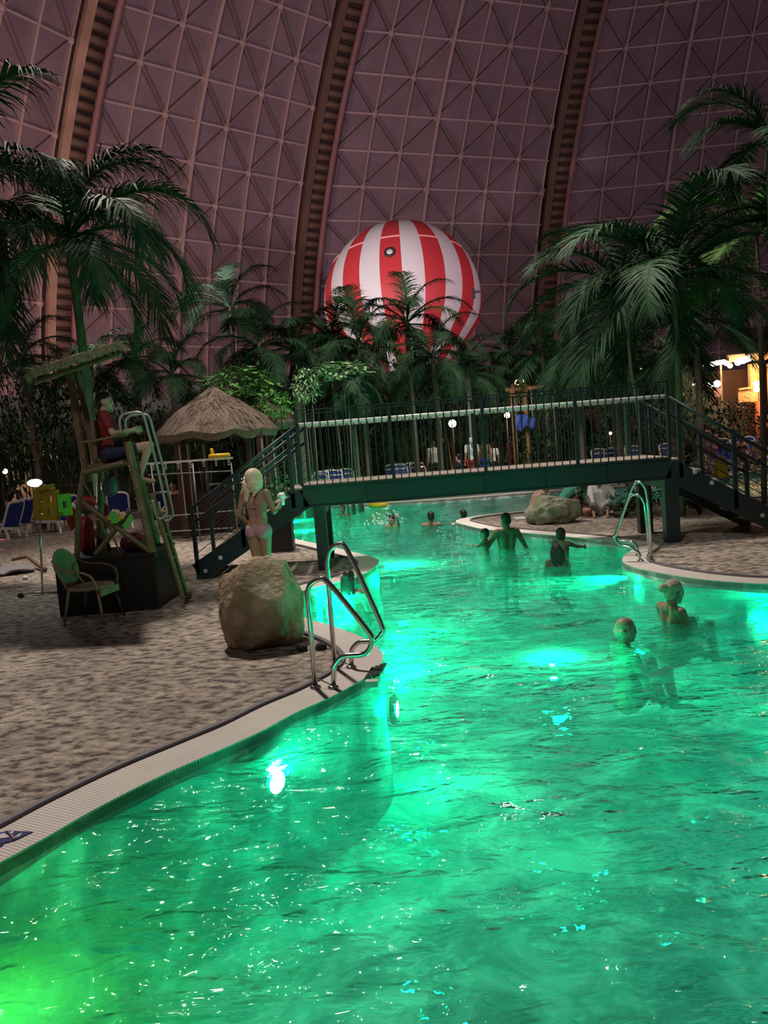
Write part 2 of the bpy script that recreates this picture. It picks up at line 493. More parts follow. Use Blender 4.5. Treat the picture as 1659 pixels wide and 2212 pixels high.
# water surface with real waves
def water_material():
    m, N, L, b = node_mat('pool_water'); N.remove(b)
    out = [n for n in N if n.type == 'OUTPUT_MATERIAL'][0]
    tc = N.new('ShaderNodeTexCoord')
    def nz(scale, sx, sy, rot, det):
        mp = N.new('ShaderNodeMapping'); mp.inputs['Scale'].default_value = (sx, sy, 1); mp.inputs['Rotation'].default_value = (0, 0, rot)
        L.new(tc.outputs['Object'], mp.inputs[0])
        n = N.new('ShaderNodeTexNoise'); n.inputs['Scale'].default_value = scale; n.inputs['Detail'].default_value = det; n.inputs['Distortion'].default_value = 0.4
        L.new(mp.outputs[0], n.inputs['Vector']); return n
    a = nz(2.6, 0.6, 1.3, 0.2, 3); c = nz(9, 0.7, 1.2, -0.3, 2)
    ad = N.new('ShaderNodeMath'); ad.operation = 'MULTIPLY_ADD'; ad.inputs[1].default_value = 0.22
    L.new(c.outputs['Fac'], ad.inputs[0]); L.new(a.outputs['Fac'], ad.inputs[2])
    bp = N.new('ShaderNodeBump'); bp.inputs['Strength'].default_value = 1.0; bp.inputs['Distance'].default_value = 0.155
    L.new(ad.outputs[0], bp.inputs['Height'])
    gl = N.new('ShaderNodeBsdfGlossy'); gl.inputs['Roughness'].default_value = 0.04
    rf = N.new('ShaderNodeBsdfRefraction'); rf.inputs['IOR'].default_value = 1.33; rf.inputs['Roughness'].default_value = 0.0
    tr = N.new('ShaderNodeBsdfTransparent'); tr.inputs[0].default_value = (0.50, 1.0, 0.90, 1)
    rf.inputs['Color'].default_value = (0.42, 1.0, 0.90, 1)
    fr = N.new('ShaderNodeFresnel'); fr.inputs['IOR'].default_value = 1.33
    m1 = N.new('ShaderNodeMixShader'); m1.inputs[0].default_value = 0.5
    tl = N.new('ShaderNodeBsdfTranslucent'); tl.inputs['Color'].default_value = (0.35, 1.0, 0.88, 1)      # cloudiness of the water
    m0 = N.new('ShaderNodeMixShader'); m0.inputs[0].default_value = 0.14
    m2 = N.new('ShaderNodeMixShader')
    L.new(rf.outputs[0], m1.inputs[1]); L.new(tr.outputs[0], m1.inputs[2])
    L.new(fr.outputs[0], m2.inputs[0]); L.new(m1.outputs[0], m0.inputs[1]); L.new(tl.outputs[0], m0.inputs[2]); L.new(m0.outputs[0], m2.inputs[1]); L.new(gl.outputs[0], m2.inputs[2])
    for x in (gl, rf, fr, tl): L.new(bp.outputs[0], x.inputs['Normal'])
    L.new(m2.outputs[0], out.inputs['Surface'])
    return m
M_WATER = water_material()
def wave(x, y):
    return 0.012 * math.sin(1.9 * x + 2.7 * y) + 0.010 * math.sin(-2.6 * x + 3.3 * y + 1.1) + 0.007 * math.sin(4.4 * x + 5.2 * y + 2) + 0.010 * (noise.noise(V((x * 1.3, y * 2.2, 3.0))))
b = B()
xs = [-9 + 0.16 * i for i in range(int(24 / 0.16))]
xs = [x for x in xs if x < 13] + [13 + i for i in range(0, 58)]
ys = []
y = 0.5
while y < 46: ys.append(y); y += 0.10 + 0.012 * y
for yy in ys:
    for xx in xs: b.v.append(V((xx, yy, WZ + wave(xx, yy))))
nx = len(xs)
for i in range(len(ys) - 1):
    for j in range(nx - 1):
        q = i * nx + j; b.f.append([q, q + 1, q + nx + 1, q + nx]); b.m.append(0)
wt = b.build('water_surface', M_WATER, None, True); struct(wt, 'green lit pool water')

M_BANK = stone_dark = mat('leafy_earth', (0.020, 0.030, 0.014), 0.9, var=0.7, scale=3.0, bump=1.0, bscale=9)
b = B()
nxb, nyb = 110, 14
for i in range(nxb + 1):
    for j in range(nyb + 1):
        x = -34 + 78 * i / nxb; f = j / nyb; y = 29.6 + 9 * f + 1.2 * noise.noise(V((x * .25, 0, 7)))
        h = (3.0 + 2.4 * f + 1.1 * noise.noise(V((x * .22, 3, 1))) + .5 * noise.noise(V((x * .9, f * 4, 2)))) * min(1, (f * 3.2) ** .8 if f > 0 else 0)
        if x > 13: h *= max(.1, 1 - (x - 13) / 3)
        b.v.append(V((x, y, max(-.02, h + .3 * noise.noise(V((x * 1.7, y * 1.7, 4))) * min(1, f * 5)))))
for i in range(nxb):
    for j in range(nyb): q = i * (nyb + 1) + j; b.f.append([q, q + nyb + 1, q + nyb + 2, q + 1]); b.m.append(0)
struct(b.build('hill', M_BANK, None, True), 'dark planted bank rising behind the far deck')
# ================================================================== underwater lamps
M_LENS = mat('lamp_lens', (0.9, 1, 0.95), 0.3, var=0, emit=(0.55, 1.0, 0.80), estr=16)
M_STEEL = mat('stainless_steel', (0.62, 0.60, 0.58), 0.22, 1.0, var=0.05, scale=20)
M_STEELD = mat('dull_steel', (0.35, 0.34, 0.33), 0.4, 1.0, var=0.08, scale=20)
def pool_lamp(px, py, label, power, facing, depth=0.55, off=0.35, color=GREEN, lens=0.10, pos=None):
    p = V(pos) if pos else GR(px, py, -depth); f = V((facing[0], facing[1], 0)).normalized()
    if facing[0] == 0 and facing[1] == 0: f = V((0, 0, 1))
    t = thing('underwater_lamp', label, 'lamp', p, 'round lamps set in the pool walls')
    q = f.to_track_quat('Z', 'Y').to_matrix()
    b = B(); b.lathe([(lens + 0.03, -0.03), (lens + 0.04, 0.0), (lens + 0.03, 0.02), (lens, 0.025)], p, 20, q); b.build('housing', M_STEEL, t, True)
    b = B(); b.lathe([(0.001, 0.03), (lens * 0.7, 0.027), (lens, 0.018), (lens, 0.0)], p, 20, q); b.build('lens', M_LENS, t, True)
    l = lamp('underwater_glow', 'POINT', p + f * 0.10, power * 1.65, color, 0.05)
    return t
pool_lamp(590, 1652, 'bright lamp under water below the curving white coping', 14, (1, -0.7), 0.30)
pool_lamp(-170, 2020, 'lamp under water at the near corner by the blue sign tile', 18, (1, -0.2), 0.5, color=(0.14, 1.0, 0.08), pos=(-1.75, 2.75, -0.42))
pool_lamp(848, 1470, 'lamp under water at the foot of the steel ladder by the boulder', 50, (1, -0.2), 0.5)
pool_lamp(700, 1300, 'lamp under water inside the small inlet behind the boulder', 110, (1, 0.1), 0.3)
pool_lamp(1195, 1438, 'lamp glowing just under the surface behind the bald swimmer', 48, (0, 0), 0.3, 0.3, lens=0.04)
pool_lamp(1385, 1248, 'lamp under water below the ladder of the peninsula', 150, (-0.5, -1), 0.3)
pool_lamp(1640, 1290, 'lamp under water where the peninsula coping leaves the view', 140, (-0.3, -1), 0.4)
pool_lamp(1150, 1168, 'added lamp brightening the water under the peninsula edge behind the bathing man', 230, (-0.1, -1), 0.9, lens=0.05)  # this and the next lamp are added to brighten the middle water
pool_lamp(1010, 1148, 'added lamp brightening the water at the pointed tip of the peninsula', 200, (-0.6, -1), 0.9, lens=0.05)
pool_lamp(845, 1228, 'lamp under water at the coping point below the bridge', 190, (1, 0.1), 0.35)
pool_lamp(650, 1150, 'lamp under water beside the black bin', 110, (1, 0.1), 0.35)
pool_lamp(632, 1128, 'added lamp brightening the water by the bridge stairs', 150, (1, 0.1), 0.4, lens=0.06)  # this and the next two lamps are added to lift the far water
pool_lamp(905, 1086, 'added lamp brightening the far water before the blue loungers', 190, (0, -1), 0.7, lens=0.05)
pool_lamp(1110, 1069, 'added lamp brightening the far water behind the peninsula', 150, (0, -1), 0.7, lens=0.05)
# the peninsula lamp throws a beam across the pool to the tower side
lamp('underwater_beam', 'SPOT', GR(1385, 1248, -0.3) + V((-0.12, -0.1, 0)), 1000, GREEN, 0.06, (-2.8, 9.2, 1.7), 72, 0.5)
# added point lights without fixtures beyond the picture edges, evening out the near water
for lx, ly, pw in ((3.4, 4.4, 34), (1.0, 0.8, 15), (-0.4, 1.6, 5), (4.6, 6.6, 50), (2.6, 3.0, 18)):
    lamp('underwater_glow', 'POINT', (lx, ly, -0.95), pw * 0.9, (0.0, 1.0, 0.62), 0.15)

# ================================================================== boulders
def stone_mat(name, ca, cb, cc, sc=3.0):
    m, N, L, b = node_mat(name)
    tc = N.new('ShaderNodeTexCoord'); n = N.new('ShaderNodeTexNoise'); n.inputs['Scale'].default_value = sc; n.inputs['Detail'].default_value = 7; n.inputs['Roughness'].default_value = 0.62
    L.new(tc.outputs['Object'], n.inputs['Vector'])
    r = ramp(N, [(0.33, ca), (0.5, cb), (0.68, cc)]); L.new(n.outputs['Fac'], r.inputs[0]); L.new(r.outputs[0], b.inputs['Base Color'])
    n2 = N.new('ShaderNodeTexNoise'); n2.inputs['Scale'].default_value = 16; n2.inputs['Detail'].default_value = 6; L.new(tc.outputs['Object'], n2.inputs['Vector'])
    bp = N.new('ShaderNodeBump'); bp.inputs['Strength'].default_value = 0.9; bp.inputs['Distance'].default_value = 0.045
    L.new(n2.outputs['Fac'], bp.inputs['Height']); L.new(bp.outputs[0], b.inputs['Normal']); b.inputs['Roughness'].default_value = 0.85
    return m
M_STONE = stone_mat('sandstone', (0.16, 0.11, 0.06), (0.38, 0.29, 0.18), (0.68, 0.58, 0.43), 2.2)
M_STONE2 = stone_mat('mossy_stone', (0.14, 0.14, 0.09), (0.30, 0.28, 0.20), (0.46, 0.42, 0.33))
M_DARKST = stone_mat('dark_stone', (0.012, 0.012, 0.014), (0.03, 0.03, 0.032), (0.07, 0.07, 0.07), 12)
def boulder(name, c, r, m, label, seed, rough=0.16, facets=(), sub=5, group=None, crack=0.0):
    bm = bmesh.new(); bmesh.ops.create_icosphere(bm, subdivisions=sub, radius=1.0)
    for v in bm.verts:
        d = v.co.normalized(); s = 1 + rough * noise.noise(d * 1.6 + V((seed, 0, 0))) + rough * 0.4 * noise.noise(d * 4 + V((seed, 3, 0))) + rough * 0.15 * noise.noise(d * 11 + V((seed, 5, 0)))
        q = V((math.copysign(abs(d.x) ** 0.88, d.x), math.copysign(abs(d.y) ** 0.88, d.y), math.copysign(abs(d.z) ** 0.80, d.z))) * s
        if crack:
            w_ = noise.noise(d * 1.15 + V((seed * 1.7, 2, 0))) + .12 * noise.noise(d * 5 + V((seed, 9, 0))); q *= 1 - crack * max(0.0, 1 - abs(w_) * 9)
            q *= 1 + .7 * crack * math.copysign(min(1, abs(w_) * 6), w_)
        for (fn, fd) in facets:
            n_ = V(fn).normalized(); h = q.dot(n_) - fd
            if h > 0: q -= n_ * h * 0.8
        q = V((q.x * r[0], q.y * r[1], q.z * r[2]))
        if q.z < -r[2] * 0.82: q.z = -r[2] * 0.82
        v.co = q
    me = bpy.data.meshes.new(name); bm.to_mesh(me); bm.free(); me.materials.append(m)
    me.polygons.foreach_set('use_smooth', [True] * len(me.polygons))
    o = bpy.data.objects.new(name, me); COL.objects.link(o); o.location = V(c) + V((0, 0, r[2] * 0.82 - 0.02))
    return tag(o, label, 'rock', group)
gb = G(557, 1408)
boulder('boulder', gb + V((0, 0.36, 0)), (0.43, 0.39, 0.49), M_STONE, 'big sandy boulder on the deck beside the steel ladder', 3.1, 0.15,
        [((-0.75, -0.5, 0.55), 0.86), ((0.3, -0.6, 0.75), 0.80), ((0.9, -0.2, 0.4), 0.88), ((-0.2, -1, 0.0), 0.86)], sub=6, crack=0.035)
boulder('boulder', G(1203, 1133) + V((0, 0.35, 0)), (0.50, 0.34, 0.335), M_STONE2, 'mossy wide boulder on the peninsula under the bridge', 8.3, 0.2, [((-0.8, -0.2, 0.6), 0.75), ((0.3, 0, 1), 0.8)], crack=0.06)
for px, py, sd, lb in ((652, 1408, 1.0, 'small black stone touching the big boulder'), (693, 1405, 2.0, 'small black stone between the big boulder and the ladder')):
    boulder('dark_stone', G(px, py) + V((0, 0.04, 0)), (0.052, 0.05, 0.048), M_DARKST, lb, sd, 0.25, sub=3, group='black stones by the boulder')

# ================================================================== pool ladders
def ladder_rail(root, pts, base_i, name):
    """pts: pixel path of one hoop; its plane is upright through the two feet"""
    p0, p1 = G(*pts[0]), G(*pts[-1]); d = (p1 - p0); d.z = 0; d.normalize(); n = d.cross(V((0, 0, 1)))
    w = [PL(px, py, p0, n) for px, py in pts]; w[0].z = 0.0; w[-1].z = 0.0
    w = [w[0]] + smoothline(w[1:-1], 5) + [w[-1]]
    b = B(); b.tube(w, 0.021, 12); o = b.build(name, M_STEEL, root, True)
    for q in (p0, p1):
        b = B(); b.lathe([(0.045, 0.0), (0.045, 0.012), (0.026, 0.022)], V((q.x, q.y, 0.012)), 14); b.build('flange', M_STEEL, root, True)
    return p0, p1, w
def pool_ladder(ra, rb, label, steps_dir):
    t = thing('pool_ladder', label, 'ladder', G(*ra[0]))
    a0, a1, aw = ladder_rail(t, ra, 0, 'grab_rail'); b0, b1, bw = ladder_rail(t, rb, 0, 'grab_rail')
    d = V(steps_dir).normalized()
    for q0, q1 in ((a0, a1), (b0, b1)):
        b = B(); b.tube([q0 + V((0, 0, 0.10)), q1 + V((0, 0, 0.03))], 0.005, 6); b.build('stay', M_STEELD, t)
    return t
pool_ladder([(682, 1489), (665, 1290), (668, 1266), (689, 1252), (712, 1262), (790, 1357), (803, 1383), (788, 1412), (741, 1418), (722, 1438), (720, 1489)],
            [(724, 1445), (706, 1215), (712, 1190), (733, 1176), (753, 1194), (822, 1345), (824, 1368), (808, 1384), (775, 1388), (760, 1403), (759, 1445)],
            'steel pool ladder with tall bent rails beside the boulder', (1, 0.3, 0))
pool_ladder([(1408, 1214), (1399, 1080), (1394, 1055), (1381, 1041), (1365, 1055), (1334, 1146), (1328, 1160), (1338, 1176), (1362, 1183), (1379, 1193), (1384, 1214)],
            [(1404, 1201), (1393, 1090), (1385, 1074), (1372, 1069), (1358, 1079), (1332, 1148), (1329, 1158), (1342, 1168), (1366, 1171), (1376, 1183), (1379, 1201)],
            'steel pool ladder with bent rails on the peninsula coping', (-1, 0.3, 0))
# drain grate and edge marker, sign tiles
M_BLACK = mat('black_plastic', (0.012, 0.012, 0.013), 0.45, var=0.2, scale=8)
M_WHITE = mat('white_plastic', (0.78, 0.78, 0.78), 0.4, var=0.05)
pg = G(812, 1462); t = thing('edge_grate', 'black slotted grate at the water edge by the ladder', 'grate', pg)
for k in range(4):
    a = G(790 + k * 9, 1472 - k * 3); c = G(806 + k * 9, 1447 - k * 3); b = B(); b.beam(a + V((0, 0, .018)), c + V((0, 0, .018)), 0.022, 0.02); b.build('slat', M_BLACK, t)
b = B(); b.box(G(803, 1477) + V((0.0, 0, 0.004)), (0.10, 0.07, 0.05)); tag(b.build('edge_marker', M_WHITE), 'small white block at the water edge below the grate', 'marker')
M_NAVY = mat('navy_tile', (0.02, 0.025, 0.16), 0.35, var=0.1)
M_TILEW = mat('white_tile', (0.72, 0.70, 0.72), 0.35, var=0.05)
M_BROWN = mat('brown_figure', (0.22, 0.12, 0.12), 0.5, var=0.1)
tp = G(14, 1812); t = thing('sign_tile', 'blue and white pictogram tile in the near coping', 'sign', tp)
def tile_poly(pxs, z, m, nm):
    b = B(); q = [G(*p, 0.0) for p in pxs]; n = len(q)
    b.add([V((p.x, p.y, z - 0.006)) for p in q] + [V((p.x, p.y, z)) for p in q], [tuple(range(n, 2 * n)), tuple(reversed(range(n)))] + [(i, (i + 1) % n, n + (i + 1) % n, n + i) for i in range(n)])
    return b.build(nm, m, t)
tile_poly([(-46, 1820), (16, 1801), (72, 1803), (34, 1821), (-20, 1836)], 0.018, M_NAVY, 'tile')
tile_poly([(-25, 1819), (10, 1807), (22, 1816), (-10, 1821)], 0.021, M_TILEW, 'water_shape')
tile_poly([(18, 1806), (32, 1802), (27, 1810), (21, 1810)], 0.021, M_TILEW, 'head_shape')
tile_poly([(31, 1817), (42, 1809), (50, 1807), (42, 1815)], 0.021, M_TILEW, 'wave_shape')
tile_poly([(15, 1803), (19, 1803), (36, 1819), (30, 1822)], 0.024, M_BROWN, 'bar_shape')
t = thing('sign_tile', 'small dark tile at the very edge of the near coping', 'sign', G(0, 1834))
tile_poly([(-40, 1840), (-4, 1830), (8, 1832), (-28, 1848)], 0.018, M_NAVY, 'tile')

# ================================================================== bridge
M_GREENST = mat('dark_green_steel', (0.007, 0.020, 0.023), 0.42, 0.0, var=0.18, scale=3, spec=0.6)
M_RAILW = mat('pale_handrail', (0.80, 0.82, 0.78), 0.35, 0.0, var=0.06, scale=4)
M_DECKW = mat('bridge_planks', (0.30, 0.26, 0.21), 0.7, var=0.3, scale=5, bump=0.3)
Lb = G(690, 1231); YB = Lb.y
dx0 = A(655, 1075, YB); dx1 = A(1450, 1010, YB)
XL, XR = dx0.x, A(1448, 1010, YB).x
ZD = A(1050, 1019, YB).z; ZG = A(1050, 1066, YB).z
ZH = A(1050, 886, YB).z; ZT = A(1050, 855, YB).z
BW = 1.25
br = thing('footbridge', 'dark green steel footbridge with pale handrail crossing the pool', 'bridge', V((XL, YB, 0)))
for s, y in ((0, YB), (1, YB + BW)):
    b = B(); b.box(((XL + XR) / 2, y, (ZD + ZG) / 2), (XR - XL, 0.05, ZD - ZG)); b.box(((XL + XR) / 2, y, ZD - 0.01), (XR - XL, 0.12, 0.02)); b.box(((XL + XR) / 2, y, ZG + 0.01), (XR - XL, 0.12, 0.02)); b.build('girder', M_GREENST, br)
    for k in range(1, 6):
        b = B(); b.box((XL + (XR - XL) * k / 6, y - 0.03, (ZD + ZG) / 2), (0.06, 0.05, ZD - ZG - 0.05)); b.build('stiffener', M_GREENST, br)
    b = B(); b.tube([(XL, y + 0.05, ZH), (XR, y + 0.05, ZH)], 0.03, 10); b.build('handrail', M_RAILW, br, True)
    b = B(); b.box(((XL + XR) / 2, y, ZT), (XR - XL, 0.035, 0.02)); b.build('top_rail', M_GREENST, br)
    nb = 48
    for k in range(nb + 1):
        x = XL + (XR - XL) * k / nb
        big = k % 12 == 0
        b = B(); b.box((x, y, (ZD + ZT) / 2), ((0.05, 0.05) if big else (0.016, 0.016)) + (ZT - ZD,)); b.build('railing_post' if big else 'baluster', M_GREENST, br)
b = B(); b.box(((XL + XR) / 2, YB + BW / 2, ZD + 0.0), (XR - XL, BW, 0.03)); b.build('deck', M_DECKW, br)
for px in (690, 1450):
    x = A(px, 1100, YB).x
    w = 0.18 if px < 1000 else 0.22
    for y in (YB + 0.02, YB + BW - 0.02):
        b = B(); b.box((x, y, ZG / 2), (w, 0.16, ZG)); b.build('pillar', M_GREENST, br)
    b = B(); b.box((x, YB + BW / 2, ZG - 0.08), (0.14, BW, 0.12)); b.build('cross_beam', M_GREENST, br)
M_BOLT = mat('bolt_disc', (0.55, 0.56, 0.56), 0.4, 0.3, var=0.1)
def stair(xt, xb, sgn):
    st = br
    ang = math.atan2(ZD, abs(xb - xt))
    for y in (YB, YB + BW):
        b = B(); b.beam((xt, y, (ZD + ZG) / 2 - 0.02), (xb, y, 0.10), 0.05, 0.32)
        b.build('stringer', M_GREENST, st)
        # rails
        for zz, m_, nm, r_ in ((ZH - ZD, M_GREENST, 'stair_rail', 0.03), (ZH - ZD - 0.24, M_GREENST, 'stair_rail', 0.022)):
            b = B(); b.tube([(xt, y, ZD + zz), (xb, y, 0.18 + zz)], r_, 8)
            if y == YB or nm: b.build(nm, m_, st, True)
        for k in range(3):
            f = (0.0, 0.48, 1.0)[k]; x = xb + (xt - xb) * f * 0.9; zb = 0.16 + (ZD - 0.16) * f * 0.9
            b = B(); b.box((x, y, zb + (ZH - ZD) / 2 - 0.1), (0.06, 0.05, ZH - ZD + 0.22)); b.build('stair_post', M_GREENST, st)
        for k in range(5):
            zz = 0.12 + 0.14 * k
            b = B(); b.tube([(xt, y, ZD + zz), (xb, y, 0.14 + zz)], 0.006, 5); b.build('stair_wire', M_GREENST, st)
    nst = 7
    for k in range(nst):
        f = (k + 0.5) / nst; x = xb + (xt - xb) * f; z = ZD * f + 0.05
        b = B(); b.box((x, YB + BW / 2, z), (0.26, BW - 0.05, 0.03)); b.build('stair_tread', M_DECKW, st)
        if k in (0, 1, 4, 5):
            b = B(); b.lathe([(0.035, -0.01), (0.035, 0.012), (0.02, 0.018)], (x, YB - 0.032, z - 0.02), 12, Matrix.Rotation(PI / 2, 3, 'X')); b.build('bolt_disc', M_BOLT, st)
stair(XL + 0.02, A(428, 1235, YB).x, -1)
stair(XR - 0.02, XR + 1.78, 1)

# ================================================================== bin
pb = A(619, 1192, G(619, 1192).y)
t = thing('waste_bin', 'black square bin behind the standing blonde woman', 'bin', G(610, 1192))
b = B(); b.box(pb + V((-0.08, 0.2, 0.27)), (0.42, 0.4, 0.54)); b.build('body', M_BLACK, t)
b = B(); b.box(pb + V((-0.08, 0.2, 0.56)), (0.45, 0.43, 0.05)); b.build('lid', M_BLACK, t)

# ================================================================== lifeguard tower
M_BAMB = mat('bamboo', (0.15, 0.13, 0.06), 0.5, var=0.35, scale=4, bump=0.2)
M_BAMBD = mat('dark_bamboo', (0.17, 0.095, 0.05), 0.55, var=0.35, scale=4, bump=0.2)
M_STRAW = mat('palm_thatch', (0.24, 0.22, 0.13), 0.85, var=0.5, scale=14, bump=0.8, bscale=60)
M_BOX = mat('black_planter', (0.007, 0.007, 0.008), 0.5, var=0.2, scale=3)
TY = G(235, 1325).y + 0.0
tw = thing('lifeguard_tower', 'bamboo lifeguard high seat with thatched roof standing on black box', 'tower', G(235, 1322))
bl = A(130, 1328, TY); brr = A(344, 1320, TY)
bz = A(235, 1207, TY).z; bxm = (bl.x + brr.x) / 2; bw_ = brr.x - bl.x; BD = 1.0
b = B()
b.box((bxm, TY + BD / 2, bz / 2), (bw_, BD, bz)); b.box((bxm, TY + BD / 2, bz + 0.015), (bw_ + 0.03, BD + 0.03, 0.035))
b.build('base_box', M_BOX, tw)
def bamboo(name, pts, r, m=None, parent=tw, knots=True):
    m = m or M_BAMB
    pts = [V(p) for p in pts]; b = B()
    P_, R_ = [], []
    for i in range(len(pts) - 1):
        d = pts[i + 1] - pts[i]; n = max(1, int(d.length / 0.28))
        for k in range(n):
            for f, rr in ((0.0, 1.12), (0.06, 1.0), (0.94, 1.0)):
                P_.append(pts[i] + d * ((k + f) / n)); R_.append(r * rr)
    P_.append(pts[-1]); R_.append(r)
    b.tube(P_, R_, 9); return b.build(name, m, parent, True)
def T(px, py, dy=0.0): return A(px, py, TY + dy)
bamboo('corner_post', [T(332, 1203, .10), T(276, 955, .22)], 0.055)
bamboo('corner_post', [T(346, 1200, .85), T(290, 985, .75)], 0.05)
bamboo('corner_post', [T(166, 1208, .10), T(170, 1090, .15), T(182, 1010, .22)], 0.035)
bamboo('corner_post', [T(215, 1205, .85), T(218, 1000, .75)], 0.05)
bamboo('mast', [T(192, 1040, .35), T(172, 940, .40), T(152, 808, .45)], 0.05, M_BAMBD)
bamboo('mast', [T(208, 1015, .60), T(185, 890, .58), T(165, 800, .5)], 0.04, M_BAMBD)
bamboo('seat_beam', [T(180, 1022, .18), T(268, 1000, .18)], 0.04)
bamboo('seat_beam', [T(183, 1020, .80), T(268, 1000, .80)], 0.04)
b = B(); b.box((T(225, 1008, 0).x, TY + 0.5, T(225, 1010, 0.5).z + 0.03), (0.56, 0.62, 0.05)); b.build('seat', M_BAMBD, tw)
b = B(); b.box((T(196, 975, 0).x - 0.02, TY + 0.5, T(196, 965, 0.5).z + 0.08), (0.05, 0.6, 0.5)); b.build('backrest', M_BAMBD, tw)
bamboo('arm_bar', [T(172, 957, .16), T(215, 950, .16), T(272, 938, .16)], 0.016)
bamboo('arm_bar', [T(178, 955, .82), T(275, 940, .82)], 0.016)
bamboo('brace', [T(178, 1085, .12), T(330, 1196, .10)], 0.035)
bamboo('brace', [T(282, 1100, .14), T(206, 1200, .12)], 0.035)
bamboo('brace', [T(180, 1042, .15), T(222, 1110, .13), T(262, 1200, .12)], 0.012)
bamboo('brace', [T(214, 1120, .6), T(240, 1200, .7)], 0.03, M_BAMBD)
bamboo('ladder_leg', [T(396, 1292, .12), T(328, 1068, .18)], 0.032)
bamboo('ladder_leg', [T(403, 1286, .45), T(352, 1110, .50)], 0.03)
for f in (0.16, 0.40, 0.64, 0.86):
    a = T(396, 1292, .12).lerp(T(328, 1068, .18), f); c = T(403, 1286, .45).lerp(T(345, 1085, .52), f)
    b = B(); b.tube([a, c], 0.014, 8); b.build('rung', M_BAMB, tw, True)
bamboo('step_bar', [T(290, 1078, .2), T(345, 1062, .2)], 0.013)
bamboo('step_bar', [T(296, 1088, .2), T(338, 1085, .2)], 0.013)
M_PALER = mat('pale_green_tube', (0.42, 0.46, 0.42), 0.35, 0.4, var=0.06)
for ox, oy, dy in ((0, 0, 0.15), (13, 4, 0.48)):
    path = [(262, 936), (258, 908), (266, 896), (282, 892), (300, 891), (310, 898), (318, 925), (340, 1010), (359, 1098), (358, 1112), (347, 1121), (337, 1112), (330, 1080)]
    w = [T(x + ox, y + oy, dy) for x, y in path]
    b = B(); b.tube(smoothline(w, 5), 0.017, 10); b.build('tube_rail', M_PALER, tw, True)
# thatched roof: tilted pad with straw
def straw_pad(name, corners, thick, m, parent, nst=420, fringe=0.14, seed=1):
    rs = random.Random(seed); c = [V(q) for q in corners]; b = B()
    n = 10; nn = (c[1] - c[0]).cross(c[3] - c[0]).normalized()
    if nn.z < 0: nn = -nn
    def S(u, v): return (c[0] * (1 - u) + c[1] * u) * (1 - v) + (c[3] * (1 - u) + c[2] * u) * v
    k = len(b.v)
    for lay in (0, 1):
        for i in range(n + 1):
            for j in range(n + 1):
                b.v.append(S(i / n, j / n) + nn * ((thick if lay else 0) + 0.02 * noise.noise(V((i * .9, j * .9, lay * 5.0 + seed)))))
    M_ = (n + 1) * (n + 1)
    for i in range(n):
        for j in range(n):
            q = i * (n + 1) + j
            b.f.append([q, q + 1, q + n + 2, q + n + 1]); b.m.append(0); b.f.append([M_ + q, M_ + q + n + 1, M_ + q + n + 2, M_ + q + 1]); b.m.append(0)
    ring = [i * (n + 1) for i in range(n + 1)] + [n * (n + 1) + j for j in range(1, n + 1)] + [i * (n + 1) + n for i in range(n - 1, -1, -1)] + [j for j in range(n - 1, 0, -1)]
    for i in range(len(ring)):
        a, d = ring[i], ring[(i + 1) % len(ring)]; b.f.append([a, d, M_ + d, M_ + a]); b.m.append(0)
    for i in range(nst):
        e = rs.random() < 0.6
        u, v = rs.random(), rs.random()
        if e:
            s_ = rs.randrange(4); u, v = ((rs.random(), 0), (1, rs.random()), (rs.random(), 1), (0, rs.random()))[s_]
        p = S(u, v) + nn * thick * rs.random()
        ctr = S(.5, .5); out = (p - ctr); out.z = 0
        if out.length > 1e-3: out.normalize()
        if e: d = out * rs.uniform(0.02, 0.09) + V((0, 0, -rs.uniform(0.3, 1) * fringe)); 
        else: p = S(u, v) + nn * thick; d = out * rs.uniform(0.08, .2) + nn * rs.uniform(0, 0.03)
        d += V((rs.uniform(-.04, .04), rs.uniform(-.04, .04), 0))
        side = d.cross(V((rs.uniform(-1, 1), rs.uniform(-1, 1), 0.3))).normalized() * 0.006
        b.add([p - side, p + side, p + d], [(0, 1, 2)])
    return b.build(name, m, parent)
straw_pad('thatch_roof', [T(70, 815, -0.15), T(262, 752, -0.15), T(262, 752, 0.95), T(70, 815, 0.95)], 0.09, M_STRAW, tw, 520, 0.12, 3)
bamboo('roof_pole', [T(75, 826, .1), T(262, 763, .1)], 0.03)
bamboo('roof_pole', [T(75, 826, .8), T(262, 763, .8)], 0.03)

# things on and around the tower
M_RED = mat('red_plastic', (0.30, 0.018, 0.02), 0.4, var=0.15)
M_REDD = mat('dark_red_cloth', (0.16, 0.012, 0.018), 0.7, var=0.25)
def torus(b, c, R, r, rot=None, n=28, k=10):
    pts = [V((R * math.cos(2 * PI * i / n), R * math.sin(2 * PI * i / n), 0)) for i in range(n)]
    if rot is not None: pts = [rot @ q for q in pts]
    b.tube([V(c) + q for q in pts], r, k, closed=True)
rc = T(192, 1118, 1.15); t = thing('lifebuoy', 'big dark red lifebuoy hanging behind the tower legs', 'lifebuoy', rc)
b = B(); torus(b, rc, 0.24, 0.075, Matrix.Rotation(rad(80), 3, 'X')); b.build('ring', M_RED, t, True)
for a_ in (45, 135, 225, 315):
    q = Matrix.Rotation(rad(80), 3, 'X') @ V((0.24 * math.cos(rad(a_)), 0.24 * math.sin(rad(a_)), 0))
    tv_ = Matrix.Rotation(rad(80), 3, 'X') @ V((-math.sin(rad(a_)), math.cos(rad(a_)), 0))
    b = B(); b.tube([rc + q - tv_ * .025, rc + q + tv_ * .025], 0.079, 12); b.build('band', M_WHITE, t, True)
t = thing('rescue_buoy', 'red rescue can standing inside the tower frame on the black box', 'buoy', T(190, 1204, .5))
